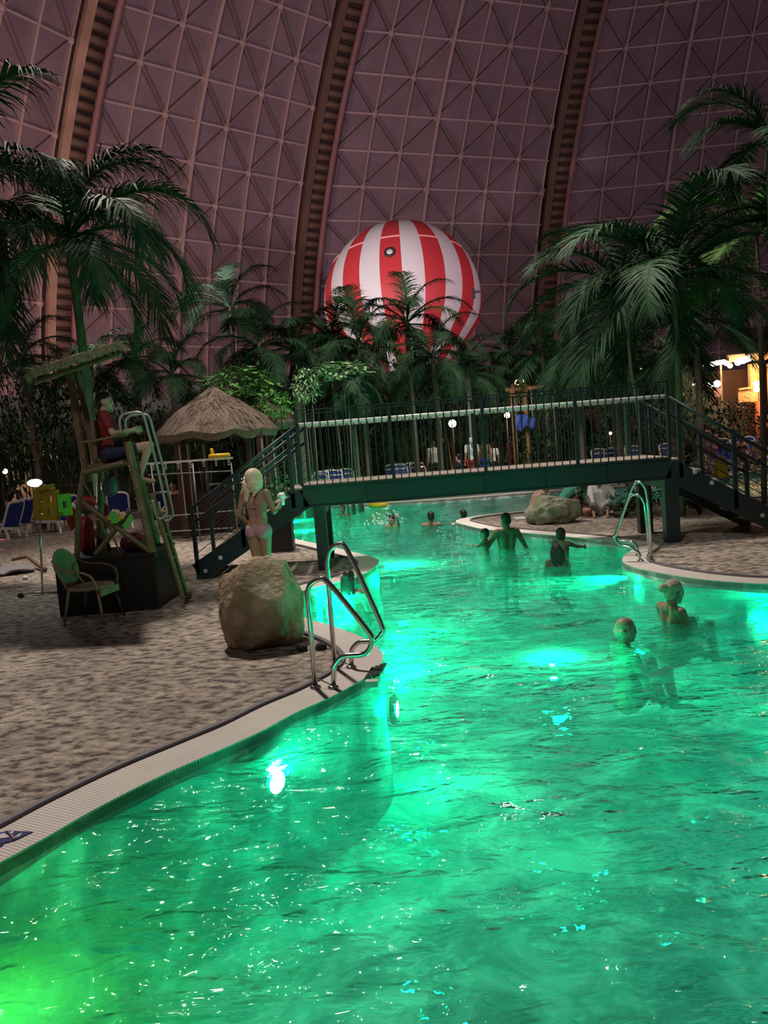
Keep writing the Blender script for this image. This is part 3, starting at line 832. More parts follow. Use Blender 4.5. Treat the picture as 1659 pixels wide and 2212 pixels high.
p = T(192, 1206, .5); p.z = bz + 0.034
b = B(); b.lathe([(0.06, 0), (0.10, 0.04), (0.11, 0.25), (0.10, 0.42), (0.05, 0.5)], p, 18); b.build('body', M_RED, t, True)
for k in range(3):
    a_ = rad(60 + 120 * k); q = p + V((0.105 * math.cos(a_), 0.105 * math.sin(a_), 0.25))
    b = B(); b.tube(bez(q + V((0, 0, .12)), q * 1 + V((0.06 * math.cos(a_), 0.06 * math.sin(a_), 0)), q - V((0, 0, .12)), 8), 0.012, 6); b.build('handle', M_RED, t, True)
p = T(292, 1204, .45); p.z = bz + 0.034
t = thing('folded_cloth', 'dark red cloth heaped on the black box between the braces', 'cloth', p)
b = B(); b.sphere(p + V((0, 0, .10)), (0.18, 0.16, 0.13), 18, 12)
for i, v in enumerate(b.v): v.z = max(p.z, v.z + 0.03 * noise.noise(v * 9)); b.v[i] = v
b.build('cloth', M_REDD, t, True)
M_BAGB = mat('grey_blue_bag', (0.10, 0.16, 0.21), 0.35, var=0.3, scale=9, bump=0.6, bscale=20)
p = T(238, 1050, .5); t = thing('plastic_bag', 'grey blue plastic bag hanging under the lifeguard seat', 'bag', p)
b = B(); b.sphere(p, (0.115, 0.08, 0.15), 18, 14)
for i, v in enumerate(b.v): b.v[i] = v + (v - p) * 0.25 * noise.noise(v * 11)
b.build('bag', M_BAGB, t, True)
b = B(); b.tube([p + V((0, 0, .13)), V((p.x, p.y, T(238, 1008, .5).z))], 0.012, 6); b.build('tie', M_BAGB, t)
# flowers and sticker
M_YEL = mat('yellow_petal', (0.55, 0.42, 0.03), 0.6, var=0.2); M_PINK = mat('pink_petal', (0.8, 0.55, 0.5), 0.6, var=0.15)
M_LIME = mat('lime_card', (0.10, 0.55, 0.10), 0.5, var=0.15, scale=20); M_STEM = mat('flower_stem', (0.05, 0.2, 0.05), 0.6)
p = T(252, 1122, .1); t = thing('flower_bunch', 'small bunch of yellow and pink flowers tied to the crossing braces', 'flowers', p)
b = B(); b.tube([p + V((0, 0, -.09)), p + V((0.02, 0, .06))], 0.018, 6); b.build('stem', M_STEM, t)
for k, (ox, oz, mm) in enumerate(((-0.07, 0.03, M_YEL), (0.03, 0.09, M_PINK), (-0.01, 0.10, M_PINK), (0.08, 0.03, M_YEL), (0.03, 0.01, M_YEL), (0.10, 0.06, M_PINK))):
    b = B(); c = p + V((ox, -0.03, oz))
    for q in range(5):
        a_ = 2 * PI * q / 5 + k
        b.sphere(c + V((0.022 * math.cos(a_), -0.004, 0.022 * math.sin(a_))), (0.02, 0.008, 0.02), 8, 5)
    b.build('flower', mm, t, True)
b = B(); b.box(T(246, 1118, .06), (0.09, 0.01, 0.15), Matrix.Rotation(rad(-5), 3, 'Y')); tag(b.build('green_card', M_LIME), 'bright lime card pinned beside the flower bunch', 'card')
b = B(); b.box(T(277, 1128, .06), (0.075, 0.01, 0.17), Matrix.Rotation(rad(38), 3, 'Y')); b.box(T(277, 1128, .055), (0.07, 0.012, 0.012), Matrix.Rotation(rad(38), 3, 'Y')); tag(b.build('green_card', M_LIME), 'slanting lime sticker on the tower brace', 'card')
# yellow float panel with holes
M_YELP = mat('yellow_foam', (0.46, 0.36, 0.025), 0.55, var=0.15, scale=5); M_LIMEP = mat('lime_foam', (0.22, 0.55, 0.03), 0.55, var=0.15)
p = T(105, 1090, .7); t = thing('yellow_float', 'yellow and lime foam float with square holes hanging behind the stand lamp', 'float', p)
def panel_holes(w, h, th, rot, c, nx_, nz_, m, nm):
    b = B(); bx, bz_ = w / nx_, h / nz_
    for i in range(nx_):
        for j in range(nz_):
            cx, cz = -w / 2 + bx * (i + .5), -h / 2 + bz_ * (j + .5)
            hole = (i == 1 or i == 3 if nx_ > 3 else i == 1) and j % 2 == 1
            if not hole: b.add([c + rot @ V((cx + sx * bx / 2, sy * th / 2, cz + sz * bz_ / 2)) for sz in (-1, 1) for sy in (-1, 1) for sx in (-1, 1)], [(0, 2, 3, 1), (4, 5, 7, 6), (0, 1, 5, 4), (2, 6, 7, 3), (0, 4, 6, 2), (1, 3, 7, 5)])
    return b.build(nm, m, t)
panel_holes(0.36, 0.42, 0.07, Matrix.Rotation(rad(-12), 3, 'Z') @ Matrix.Rotation(rad(5), 3, 'Y'), p + V((-0.03, 0, 0)), 5, 5, M_YELP, 'front_panel')
panel_holes(0.20, 0.30, 0.06, Matrix.Rotation(rad(55), 3, 'Z'), p + V((0.2, 0.02, -0.02)), 3, 3, M_LIMEP, 'side_panel')
b = B(); b.beam(p + V((-0.12, -.02, .22)), p + V((0.1, -.02, .25)), 0.12, 0.06); b.build('top_flap', M_YELP, t)
b = B(); b.tube([p + V((0.1, 0, .25)), T(180, 1048, .4)], 0.006, 5); b.build('cord', M_BLACK, t)

# ================================================================== lamp on a wheeled stand
M_GLOW = mat('lamp_glow', (1, 1, 1), 0.3, var=0, emit=(0.85, 1.0, 0.97), estr=14)
LY = G(93, 1287).y
t = thing('stand_lamp', 'glowing white lamp on thin steel pole with bent wheeled foot', 'lamp', G(93, 1287))
b = B(); b.tube([A(84, 1052, LY), A(88, 1180, LY), A(92, 1284, LY)], 0.017, 10); b.build('pole', M_STEEL, t, True)
hc = A(75, 1043, LY)
b = B(); b.sphere(hc + V((0, 0, 0.0)), (0.105, 0.105, 0.055), 20, 12); b.build('shade', M_GLOW, t, True)
b = B(); b.tube([hc + V((0, 0, -.055)), A(84, 1052, LY)], 0.012, 8); b.build('neck', M_STEEL, t, True)
b = B(); b.tube([A(52, 1318, LY - .05), A(46, 1297, LY - .05), A(52, 1284, LY), A(70, 1280, LY + .02), A(128, 1280, LY + .12)], 0.016, 10); b.build('foot_bar', M_STEELD, t, True)
b = B(); b.tube([A(92, 1284, LY), A(95, 1296, LY), A(126, 1288, LY + .1)], 0.015, 10); b.build('foot_bar', M_STEELD, t, True)
b = B(); cc = A(49, 1323, LY - .05); cc.z = 0.04; b.tube([cc + V((0, -.015, 0)), cc + V((0, .015, 0))], 0.042, 14); b.build('caster', M_BLACK, t, True)
cc = A(128, 1284, LY + .12); cc.z = 0.03; b = B(); b.sphere(cc, 0.03, 10, 8); b.build('foot_cap', M_STEEL, t, True)
lamp('stand_lamp_light', 'POINT', hc + V((0, -0.02, -0.16)), 22, (0.9, 1, 0.97), 0.08)

# ================================================================== rattan armchair
M_RATT = mat('rattan', (0.36, 0.28, 0.17), 0.55, var=0.3, scale=14, bump=0.4, bscale=80)
M_CUSH = mat('sage_weave', (0.22, 0.25, 0.15), 0.7, var=0.3, scale=40, bump=0.6, bscale=120)
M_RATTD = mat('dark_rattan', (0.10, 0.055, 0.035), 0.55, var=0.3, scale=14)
cp = G(205, 1342)
t = thing('rattan_armchair', 'rattan armchair with round sage backrest in front of the black box', 'chair', cp, rotz=rad(-12))
SH = 0.44
b = B(); ring = [V((0.26 * math.cos(a_) * (1.0), 0.25 * math.sin(a_), SH)) for a_ in [2 * PI * i / 28 for i in range(28)]]
b.tube(ring, 0.02, 8, closed=True)
k = len(b.v); b.v += [q + V((0, 0, .012)) for q in ring] + [V((0, 0, SH + .004))]
for i in range(28): b.f.append([k + i, k + (i + 1) % 28, k + 28]); b.m.append(0)
b.v += [q - V((0, 0, .016)) for q in ring] + [V((0, 0, SH - .012))]
for i in range(28): b.f.append([k + 29 + (i + 1) % 28, k + 29 + i, k + 57]); b.m.append(0)
b.build('seat', M_RATT, t, True, world=False)
b = B(); R_ = Matrix.Rotation(rad(-16), 3, 'Y')
bc = V((-0.31, 0, 0.70)); n = 26
for lay in (-0.014, 0.014):
    for rr in (0.0, 0.5, 1.0):
        for i in range(n):
            a_ = 2 * PI * i / n
            q = V((lay + 0.05 * (1 - rr * rr) * -1, 0.20 * rr * math.cos(a_), 0.21 * rr * math.sin(a_))); b.v.append(bc + R_ @ q)
for lay in (0, 1):
    for rg_ in (0, 1):
        for i in range(n):
            o = lay * 3 * n + rg_ * n; q = [o + i, o + (i + 1) % n, o + n + (i + 1) % n, o + n + i]
            b.f.append(q if lay else q[::-1]); b.m.append(0)
b.build('backrest', M_CUSH, t, True, world=False)
b = B(); b.tube([bc + R_ @ V((0, 0.21 * math.cos(2 * PI * i / n), 0.22 * math.sin(2 * PI * i / n))) for i in range(n)], 0.019, 8, closed=True); b.build('back_hoop', M_RATT, t, True, world=False)
for s in (-1, 1):
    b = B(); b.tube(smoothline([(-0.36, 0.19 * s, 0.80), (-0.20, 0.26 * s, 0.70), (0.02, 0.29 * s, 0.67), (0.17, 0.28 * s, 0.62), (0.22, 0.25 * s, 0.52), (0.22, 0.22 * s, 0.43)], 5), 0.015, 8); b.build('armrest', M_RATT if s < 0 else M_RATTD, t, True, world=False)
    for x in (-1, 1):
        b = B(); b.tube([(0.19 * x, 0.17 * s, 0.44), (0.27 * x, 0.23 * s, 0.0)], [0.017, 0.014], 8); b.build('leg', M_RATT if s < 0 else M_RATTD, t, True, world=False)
    b = B(); b.tube([(-0.20, 0.18 * s, 0.44), (-0.27, 0.16 * s, 0.55)], 0.015, 8); b.build('back_stay', M_RATT, t, True, world=False)
b = B(); b.beam((0.25, -0.2, 0.385), (0.25, 0.2, 0.385), 0.02, 0.08); b.build('front_apron', M_RATT, t, world=False)

# ================================================================== thatched hut and rack
M_THATCH = mat('grey_thatch', (0.19, 0.145, 0.112), 0.9, var=0.85, scale=26, bump=1.0, bscale=34)
M_POSTW = mat('red_brown_timber', (0.085, 0.032, 0.025), 0.55, var=0.3, scale=5)
M_STRIP = mat('pale_edge_strip', (0.62, 0.56, 0.52), 0.5, var=0.1)
def thatch(name, c, R, h, seed, parent, nst=2200):
    b = B(); rs = random.Random(seed); nu, nr = 40, 14
    def prof(f): return h * (1 - f) ** 1.0 * (1 - 0.18 * math.sin(PI * f)) + h * 0.16 * math.sin(PI * f)
    for i in range(nr + 1):
        f = i / nr
        for j in range(nu):
            a_ = 2 * PI * j / nu
            rr = R * max(f, 0.03) * (1 + 0.05 * noise.noise(V((math.cos(a_) * 2, math.sin(a_) * 2, seed + f))))
            b.v.append(V(c) + V((rr * math.cos(a_), rr * math.sin(a_), prof(f) + 0.08 * noise.noise(V((rr * math.cos(a_) * 2.5, rr * math.sin(a_) * 2.5, seed))))))
    for i in range(nr):
        for j in range(nu):
            b.f.append([i * nu + j, (i + 1) * nu + j, (i + 1) * nu + (j + 1) % nu, i * nu + (j + 1) % nu]); b.m.append(0)
    k = len(b.v)
    for j in range(nu):
        a_ = 2 * PI * j / nu
        b.v.append(b.v[nr * nu + j] + V((-0.05 * math.cos(a_), -0.05 * math.sin(a_), -0.16 + 0.06 * noise.noise(V((a_ * 3, seed, 1))))))
    for j in range(nu):
        a_ = 2 * PI * j / nu; b.v.append(V(c) + V((R * 0.7 * math.cos(a_), R * .7 * math.sin(a_), 0.0)))
    for j in range(nu):
        q = (j + 1) % nu
        b.f.append([nr * nu + j, k + j, k + q, nr * nu + q]); b.m.append(0)
        b.f.append([k + j, k + nu + j, k + nu + q, k + q]); b.m.append(0)
    for i in range(nst):
        f = math.sqrt(rs.random()); a_ = rs.random() * 2 * PI; rr = R * f
        p = V(c) + V((rr * math.cos(a_), rr * math.sin(a_), prof(f) + 0.01)); f2 = min(1.04, f + 0.14); r2 = R * f2
        d = V(c) + V((r2 * math.cos(a_ + rs.uniform(-.06, .06)), r2 * math.sin(a_ + rs.uniform(-.06, .06)), prof(min(1, f2)) + rs.uniform(0.015, .05) - (0.08 if f2 > 1 else 0))) - p
        side = V((-math.sin(a_), math.cos(a_), 0)) * 0.011
        b.add([p - side, p + side, p + d + V((0, 0, rs.uniform(0, .07)))], [(0, 1, 2)])
    for i in range(60):
        a_ = rs.random() * 2 * PI; p = V(c) + V((0.05 * math.cos(a_), 0.05 * math.sin(a_), h))
        d = V((math.cos(a_) * rs.uniform(.02, .12), math.sin(a_) * rs.uniform(.02, .12), rs.uniform(-.05, .16))); side = V((-math.sin(a_), math.cos(a_), 0)) * 0.012
        b.add([p - side, p + side, p + d], [(0, 1, 2)])
    return b.build(name, M_THATCH, parent)
HY = 19.0
ap = A(478, 830, HY); el = A(338, 940, HY); er = A(598, 928, HY)
hr = (er.x - el.x) / 2; hx = (er.x + el.x) / 2; hz = (el.z + er.z) / 2
hut = thing('thatched_hut', 'round hut with tall grey thatched roof behind the bridge stairs', 'hut', V((hx, HY, 0)))
thatch('thatch_roof', (hx, HY, hz), hr, ap.z - hz, 5, hut)
for px, dy in ((388, -0.9), (405, -0.6), (566, -0.7), (590, 0.5), (440, 1.0)):
    q = A(px, 1000, HY + dy)
    b = B(); b.box((q.x, HY + dy, hz / 2), (0.15, 0.15, hz)); po = b.build('post', M_POSTW, hut)
    b = B(); b.box((q.x + 0.05, HY + dy - 0.085, hz * 0.55), (0.025, 0.02, hz * 0.7)); b.build('edge_strip', M_STRIP, po)
b = B()
for i in range(10):
    a0, a1 = 2 * PI * i / 10, 2 * PI * (i + 1) / 10
    b.beam((hx + hr * .8 * math.cos(a0), HY + hr * .8 * math.sin(a0), hz - .05), (hx + hr * .8 * math.cos(a1), HY + hr * .8 * math.sin(a1), hz - .05), 0.1, 0.14)
b.build('eave_beam', M_POSTW, hut)
b = B(); b.box((A(430, 1090, HY).x, HY + 0.2, 0.5), (1.5, 0.7, 1.0)); b.build('counter', M_POSTW, hut)
HY2 = 21.5; e2 = A(655, 912, HY2); l2 = A(500, 915, HY2); a2 = A(575, 862, HY2)
h2 = thing('thatched_hut', 'lower thatched roof half hidden behind the tall hut', 'hut', V(((e2.x + l2.x) / 2, HY2, 0)))
thatch('thatch_roof', ((e2.x + l2.x) / 2, HY2, e2.z), (e2.x - l2.x) / 2, a2.z - e2.z, 9, h2, 1200)
for px in (540, 592, 635):
    q = A(px, 1000, HY2 - .3); b = B(); b.box((q.x, HY2 - .3, e2.z / 2), (0.14, 0.14, e2.z)); po = b.build('post', M_POSTW, h2)
    b = B(); b.box((q.x + 0.05, HY2 - .385, e2.z * 0.6), (0.025, 0.02, e2.z * 0.6)); b.build('edge_strip', M_STRIP, po)
RY = G(430, 1168).y
M_RACKW = mat('white_rack', (0.75, 0.75, 0.76), 0.4, var=0.04); M_RACKD = mat('grey_rack', (0.30, 0.31, 0.31), 0.45, 0.3, var=0.1)
rk = thing('hanger_rack', 'tall rack with white top rail and hanging hooks in front of the hut', 'rack', G(500, 1160))
b = B(); b.beam(A(318, 1002, RY), A(503, 989, RY), 0.04, 0.045); b.build('top_rail', M_RACKW, rk)
for y0, y1, x0, x1 in ((1026, 1017, 320, 500), (1117, 1103, 340, 505), (1150, 1140, 340, 505)):
    b = B(); b.tube([A(x0, y0, RY), A(x1, y1, RY)], 0.014, 8); b.build('cross_rail', M_RACKD, rk, True)
for x in (326, 416, 499):
    b = B(); q = A(x, 1000, RY); b.tube([q, V((q.x, q.y, 0))], 0.018, 8); b.build('upright', M_RACKD, rk, True)
for k in range(7):
    f = k / 6; q = A(330, 1001, RY).lerp(A(493, 990, RY), f)
    b = B()
    for z in (0.04, 0.09, 0.14): b.lathe([(0.001, -z - .012), (0.04, -z), (0.001, -z + .012)], q, 10)
    b.tube([q, q - V((0, 0, .15))], 0.006, 5); b.build('hook', M_RACKW, rk)
p = A(474, 985, RY); t = thing('yellow_ring', 'yellow inflatable ring with raised head lying on the white rack rail', 'float', p)
M_YELV = mat('yellow_vinyl', (0.72, 0.48, 0.02), 0.3, var=0.1)
q = A(474, 986, RY); q.z = A(474, 991, RY).z + 0.07
b = B(); torus(b, q, 0.2, 0.05); b.build('ring', M_YELV, t, True)
b = B(); b.caps(q + V((-.15, 0, .02)), 0.045, q + V((-.16, 0, .14)), 0.04); b.build('head', M_YELV, t, True)
# ================================================================== people
M_SKIN = mat('skin', (0.46, 0.27, 0.20), 0.5, var=0.08, scale=6)
M_SKIN2 = mat('tanned_skin', (0.34, 0.185, 0.125), 0.5, var=0.08, scale=6)
M_SKIN3 = mat('rosy_skin', (0.62, 0.32, 0.27), 0.5, var=0.08, scale=6)
M_SKIND = mat('brown_skin', (0.17, 0.095, 0.065), 0.5, var=0.08, scale=6)
M_HAIRD = mat('dark_hair', (0.018, 0.012, 0.010), 0.5, var=0.3, scale=30)
M_HAIRB = mat('blond_hair', (0.72, 0.62, 0.42), 0.5, var=0.22, scale=18, bump=0.8, bscale=45)
M_HAIRG = mat('ash_hair', (0.46, 0.40, 0.29), 0.55, var=0.3, scale=25, bump=0.6, bscale=50)
M_HAIRW = mat('grey_hair', (0.42, 0.40, 0.37), 0.55, var=0.2, scale=25)
M_EYE = mat('dark_eye', (0.01, 0.008, 0.007), 0.3, var=0)
M_LIP = mat('lips', (0.32, 0.12, 0.10), 0.5, var=0.05)
M_BIKINI = mat('pale_pink_bikini', (0.40, 0.23, 0.25), 0.6, var=0.2, scale=30)
def cloth(nm, c): return mat(nm, c, 0.75, var=0.15, scale=12)
C_RED = cloth('red_fabric', (0.42, 0.02, 0.015)); C_NAVY = cloth('navy_fabric', (0.012, 0.016, 0.05)); C_BLUE = cloth('blue_fabric', (0.03, 0.06, 0.32))
C_WHITE = cloth('white_fabric', (0.72, 0.70, 0.68)); C_BEIGE = cloth('beige_fabric', (0.55, 0.42, 0.34)); C_BLACK = cloth('black_fabric', (0.012, 0.012, 0.014))
C_PINK = cloth('pink_fabric', (0.62, 0.20, 0.30)); C_TEAL = cloth('teal_fabric', (0.10, 0.45, 0.34)); C_DRED = cloth('dark_red_fabric', (0.22, 0.015, 0.02)); C_VIO = cloth('violet_fabric', (0.35, 0.25, 0.48))
STAND = dict(pel=(0, 0, .95), wst=(0, .01, 1.10), chs=(0, 0, 1.29), nck=(0, -.02, 1.45), hed=(0, .015, 1.585),
             shL=(-.17, -.01, 1.405), shR=(.17, -.01, 1.405), elL=(-.22, -.03, 1.12), elR=(.22, -.03, 1.12), wrL=(-.23, .05, .88), wrR=(.23, .05, .88),
             hpL=(-.085, 0, .92), hpR=(.085, 0, .92), knL=(-.09, .015, .50), knR=(.09, .015, .50), anL=(-.09, -.03, .09), anR=(.09, -.03, .09), toL=(-.10, .14, .03), toR=(.10, .14, .03))
SIT = dict(STAND, knL=(-.13, .42, .97), knR=(.13, .42, .97), anL=(-.12, .42, .54), anR=(.12, .42, .54), toL=(-.12, .58, .50), toR=(.12, .58, .50),
           wrL=(-.16, .30, 1.03), wrR=(.16, .30, 1.03), elL=(-.22, .05, 1.14), elR=(.22, .05, 1.14))
SQUAT = dict(STAND, knL=(-.14, .34, 1.20), knR=(.14, .34, 1.20), anL=(-.12, .42, .86), anR=(.12, .42, .86), toL=(-.12, .57, .82), toR=(.12, .57, .82),
             wrL=(-.14, .26, .93), wrR=(.14, .26, .93), elL=(-.22, .08, 1.13), elR=(.22, .08, 1.13))
def remeshed(o, vox, it=4):
    md = o.modifiers.new('skin', 'REMESH'); md.mode = 'VOXEL'; md.voxel_size = vox; md.use_smooth_shade = True
    sm = o.modifiers.new('soften', 'SMOOTH'); sm.factor = 0.5; sm.iterations = it
def person(label, loc, facing, pose=STAND, H=1.7, skin=None, hair=None, wear=(), vox=0.016, over=None, base='feet', female=False, hairstyle='short', face=True, group=None, headturn=0.0, kid=False, fat=1.0, handcurl=1.0):
    """facing: angle the chest looks to, degrees from +Y towards -X"""
    skin = skin or M_SKIN; hair = hair or M_HAIRD
    t = thing('person', label, 'person', loc, group, rad(facing))
    J = {k: V(v) for k, v in dict(pose, **(over or {})).items()}
    s = H / 1.70
    hs = 1.0 if not kid else 1.22
    if base == 'feet': z0 = 0.0
    else: z0 = J['pel'].z - 0.11 if base == 'seat' else base
    def P(k): return J[k] if isinstance(k, str) else V(k)
    def X(p): return (V(p) - V((0, 0, z0))) * s
    sw = V((1, 0, 0)); sh = (J['shR'] - J['shL']).normalized(); hp = (J['hpR'] - J['hpL']).normalized()
    up = (J['nck'] - J['chs']).normalized(); fwdv = up.cross(sh).normalized()
    pup = (J['wst'] - J['pel']).normalized(); pf = pup.cross(hp).normalized()
    wg = (0.9 if female else 1.0) * fat
    def torso(b, g=0.0, lo=True, hi=True):
        if lo:
            b.caps(X(J['hpL'] + hp * .005), .098 * s * (1.04 if female else 1) * fat + g, X(J['hpR'] - hp * .005), .098 * s * (1.04 if female else 1) * fat + g, 12)
            for k, sg in (('hpL', -1), ('hpR', 1)):
                b.sphere(X(J[k] - pf * .045 + V((0, 0, -.02)) - hp * sg * .012), (.088 * s + g, .085 * s + g, .092 * s + g), 12, 8)
        b.caps(X(J['pel'] + hp * -.04), .10 * s * fat + g, X(J['wst'] + hp * -.045), .088 * wg * s + g, 12); b.caps(X(J['pel'] + hp * .04), .10 * s * fat + g, X(J['wst'] + hp * .045), .088 * wg * s + g, 12)
        for sg in (-1, 1):
            b.caps(X(J['wst'] + sh * sg * .045), .086 * wg * s + g, X(J['chs'] + sh * sg * .065), .100 * wg * s + g, 12)
            if hi: b.caps(X(J['chs'] + sh * sg * .07), .098 * wg * s + g, X(J['nck'] + sh * sg * .085 - up * .055), .062 * s + g, 12)
        if female and hi:
            for sg in (-1, 1): b.sphere(X(J['chs'] + sh * sg * .075 + fwdv * .075 - up * 0.01), .062 * s + g, 12, 8)
    b = B(); torso(b)
    for L_ in 'LR':
        sg = -1 if L_ == 'L' else 1
        b.caps(X(J['nck'] - up * .045 + sh * sg * .03), .052 * s, X(J['sh' + L_]), .058 * s * wg, 10)
        b.caps(X(J['sh' + L_]), .055 * s * wg, X(J['el' + L_]), .038 * s * wg, 10)
        mid = J['el' + L_].lerp(J['wr' + L_], .25)
        b.caps(X(J['el' + L_]), .038 * s * wg, X(mid), .039 * s * wg, 10); b.caps(X(mid), .039 * s * wg, X(J['wr' + L_]), .025 * s, 10)
        b.caps(X(J['hp' + L_]), .088 * s * fat * (1.16 if female else 1), X(J['kn' + L_]), .054 * s, 12)
        cm = J['kn' + L_].lerp(J['an' + L_], .3); ld = (J['an' + L_] - J['kn' + L_]).normalized(); hn = (J['to' + L_] - J['an' + L_]).normalized()
        back = (hn - ld * hn.dot(ld)).normalized() * -.015
        b.caps(X(J['kn' + L_]), .052 * s, X(cm + back), .053 * s, 10); b.caps(X(cm + back), .053 * s, X(J['an' + L_]), .033 * s, 10)
        b.caps(X(J['an' + L_] - hn * .03 - V((0, 0, .02))), .034 * s, X(J['to' + L_]), .026 * s, 10); b.caps(X(J['to' + L_] - V((.02, 0, 0))), .024 * s, X(J['to' + L_] + V((.02, .02, 0))), .022 * s, 8)
        # hand: palm, four fingers, thumb
        d = (J['wr' + L_] - J['el' + L_]).normalized(); nrm = (fwdv * 0.3 - sh * sg); nrm = (nrm - d * nrm.dot(d)).normalized(); lat = d.cross(nrm).normalized()
        if lat.dot(fwdv) < 0: lat = -lat
        wq = J['wr' + L_]; fr = max(.0085 * s, vox * 0.62)
        b.caps(X(wq + d * .02 - lat * .018), .018 * s, X(wq + d * .075 - lat * .026), .017 * s, 8); b.caps(X(wq + d * .02 + lat * .012), .018 * s, X(wq + d * .078 + lat * .024), .017 * s, 8)
        for q, (o_, ln) in enumerate(((.033, .070), (.011, .080), (-.012, .074), (-.034, .058))):
            k0 = wq + d * .085 + lat * o_ * 1.15; k1 = k0 + (d * .85 + nrm * .35 * handcurl).normalized() * ln * .55; k2 = k1 + (d * .5 + nrm * .8 * handcurl).normalized() * ln * .45
            b.caps(X(k0), fr, X(k1), fr * .95, 7); b.caps(X(k1), fr * .95, X(k2), fr * .8, 7)
        k0 = wq + d * .03 + lat * .03; k1 = k0 + (d * .6 + lat * .75 + nrm * .2).normalized() * .042; k2 = k1 + (d * .85 + lat * .3 + nrm * .4).normalized() * .03
        b.caps(X(k0), fr * 1.15, X(k1), fr, 7); b.caps(X(k1), fr, X(k2), fr * .85, 7)
    # head
    hd = J['hed']; hu = (hd - J['nck']).normalized() * .35 + V((0, 0, 1)) * .65; hu.normalize()
    hf = (V((0, 1, 0)) if fwdv.y > 0.4 else fwdv); hf = Matrix.Rotation(rad(headturn), 3, 'Z') @ hf; hf = (hf - hu * hf.dot(hu)).normalized(); hx_ = hf.cross(hu).normalized()
    RH = Matrix((hx_, hf, hu)).transposed()
    def Hd(x, y, z): return hd + (hx_ * x + hf * y + hu * z) * hs
    hsz = s * hs
    b.caps(X(J['nck'] - up * .04), .062 * s, X(Hd(0, -.01, -.06)), .056 * s, 10)
    b.sphere(X(Hd(0, -.012, .025)), (.076 * hsz, .096 * hsz, .092 * hsz), 16, 12, RH)
    b.sphere(X(Hd(0, .028, -.045)), (.060 * hsz, .062 * hsz, .075 * hsz), 14, 10, RH)
    b.sphere(X(Hd(0, .068, -.095)), (.026 * hsz, .022 * hsz, .022 * hsz), 10, 8, RH)
    b.caps(X(Hd(0, .082, .01)), .011 * hsz, X(Hd(0, .102, -.028)), .015 * hsz, 8)
    b.caps(X(Hd(-.035, .074, .022)), .014 * hsz, X(Hd(.035, .074, .022)), .014 * hsz, 8)
    b.caps(X(Hd(-.018, .080, -.062)), .011 * hsz, X(Hd(.018, .080, -.062)), .011 * hsz, 8)
    for sg in (-1, 1): b.sphere(X(Hd(sg * .078, -.008, -.012)), (.012 * hsz, .02 * hsz, .033 * hsz), 8, 6, RH)
    o = b.build('body', skin, t, True, world=False); remeshed(o, vox)
    # face details
    if face:
        for sg in (-1, 1):
            e = B(); e.sphere(X(Hd(sg * .031, .079, -.001)), (.012 * hsz, .007 * hsz, .007 * hsz), 8, 6, RH); e.build('eye', M_EYE, t, True, world=False)
        e = B(); e.sphere(X(Hd(0, .092, -.063)), (.021 * hsz, .006 * hsz, .006 * hsz), 10, 6, RH); e.build('mouth', M_LIP, t, True, world=False)
    # hair
    h = B()
    def hsph(x, y, z, r, rz=None): h.sphere(X(Hd(x, y, z)), tuple(q * hsz for q in r), 14, 10, RH)
    if hairstyle != 'bald':
        hsph(0, -.026, .045, (.083, .098, .088)); hsph(0, -.055, -.005, (.078, .062, .085))
    if hairstyle == 'bald':
        for sg in (-1, 1): hsph(sg * .055, -.045, -.015, (.032, .055, .045))
        hsph(0, -.085, -.02, (.06, .03, .05))
    if hairstyle == 'bun':
        hsph(0, -.145, .035, (.046, .05, .048)); hsph(0, -.06, .04, (.08, .07, .075))
    if hairstyle == 'long':
        for i in range(7):
            a_ = (i - 3) / 3.0
            h.caps(X(Hd(a_ * .075, -.055 - .02 * (1 - a_ * a_), 0)), .04 * hsz, X(Hd(a_ * .09, -.075 - .02 * (1 - a_ * a_), (-.13 if kid else -.19) - .03 * math.sin(i * 2.1))), .026 * hsz, 8)
    if hairstyle == 'loose':
        rs = random.Random(5)
        hsph(0, -.05, .03, (.115, .115, .115)); hsph(.03, -.05, -.06, (.105, .10, .12))
        for i in range(44):
            a_ = rs.uniform(-1.15, 1.15); z0_ = rs.uniform(-.03, .06); ln = rs.uniform(.10, .20) + (.12 if abs(a_ + .35) < .3 else 0)
            p0 = Hd(a_ * .10, -.06 * math.cos(a_ * 1.4) - .03, z0_); p1 = Hd(a_ * .125 - .02, -.085 * math.cos(a_ * 1.4) - .02, z0_ - ln * .55); p2 = Hd(a_ * .105 - .045, -.075 - .03 * math.cos(a_), z0_ - ln)
            h.caps(X(p0), .026, X(p1), .027, 7); h.caps(X(p1), .027, X(p2), .014, 7)
    o = h.build('hair', hair, t, True, world=False); remeshed(o, max(vox * .8, .008), 2)
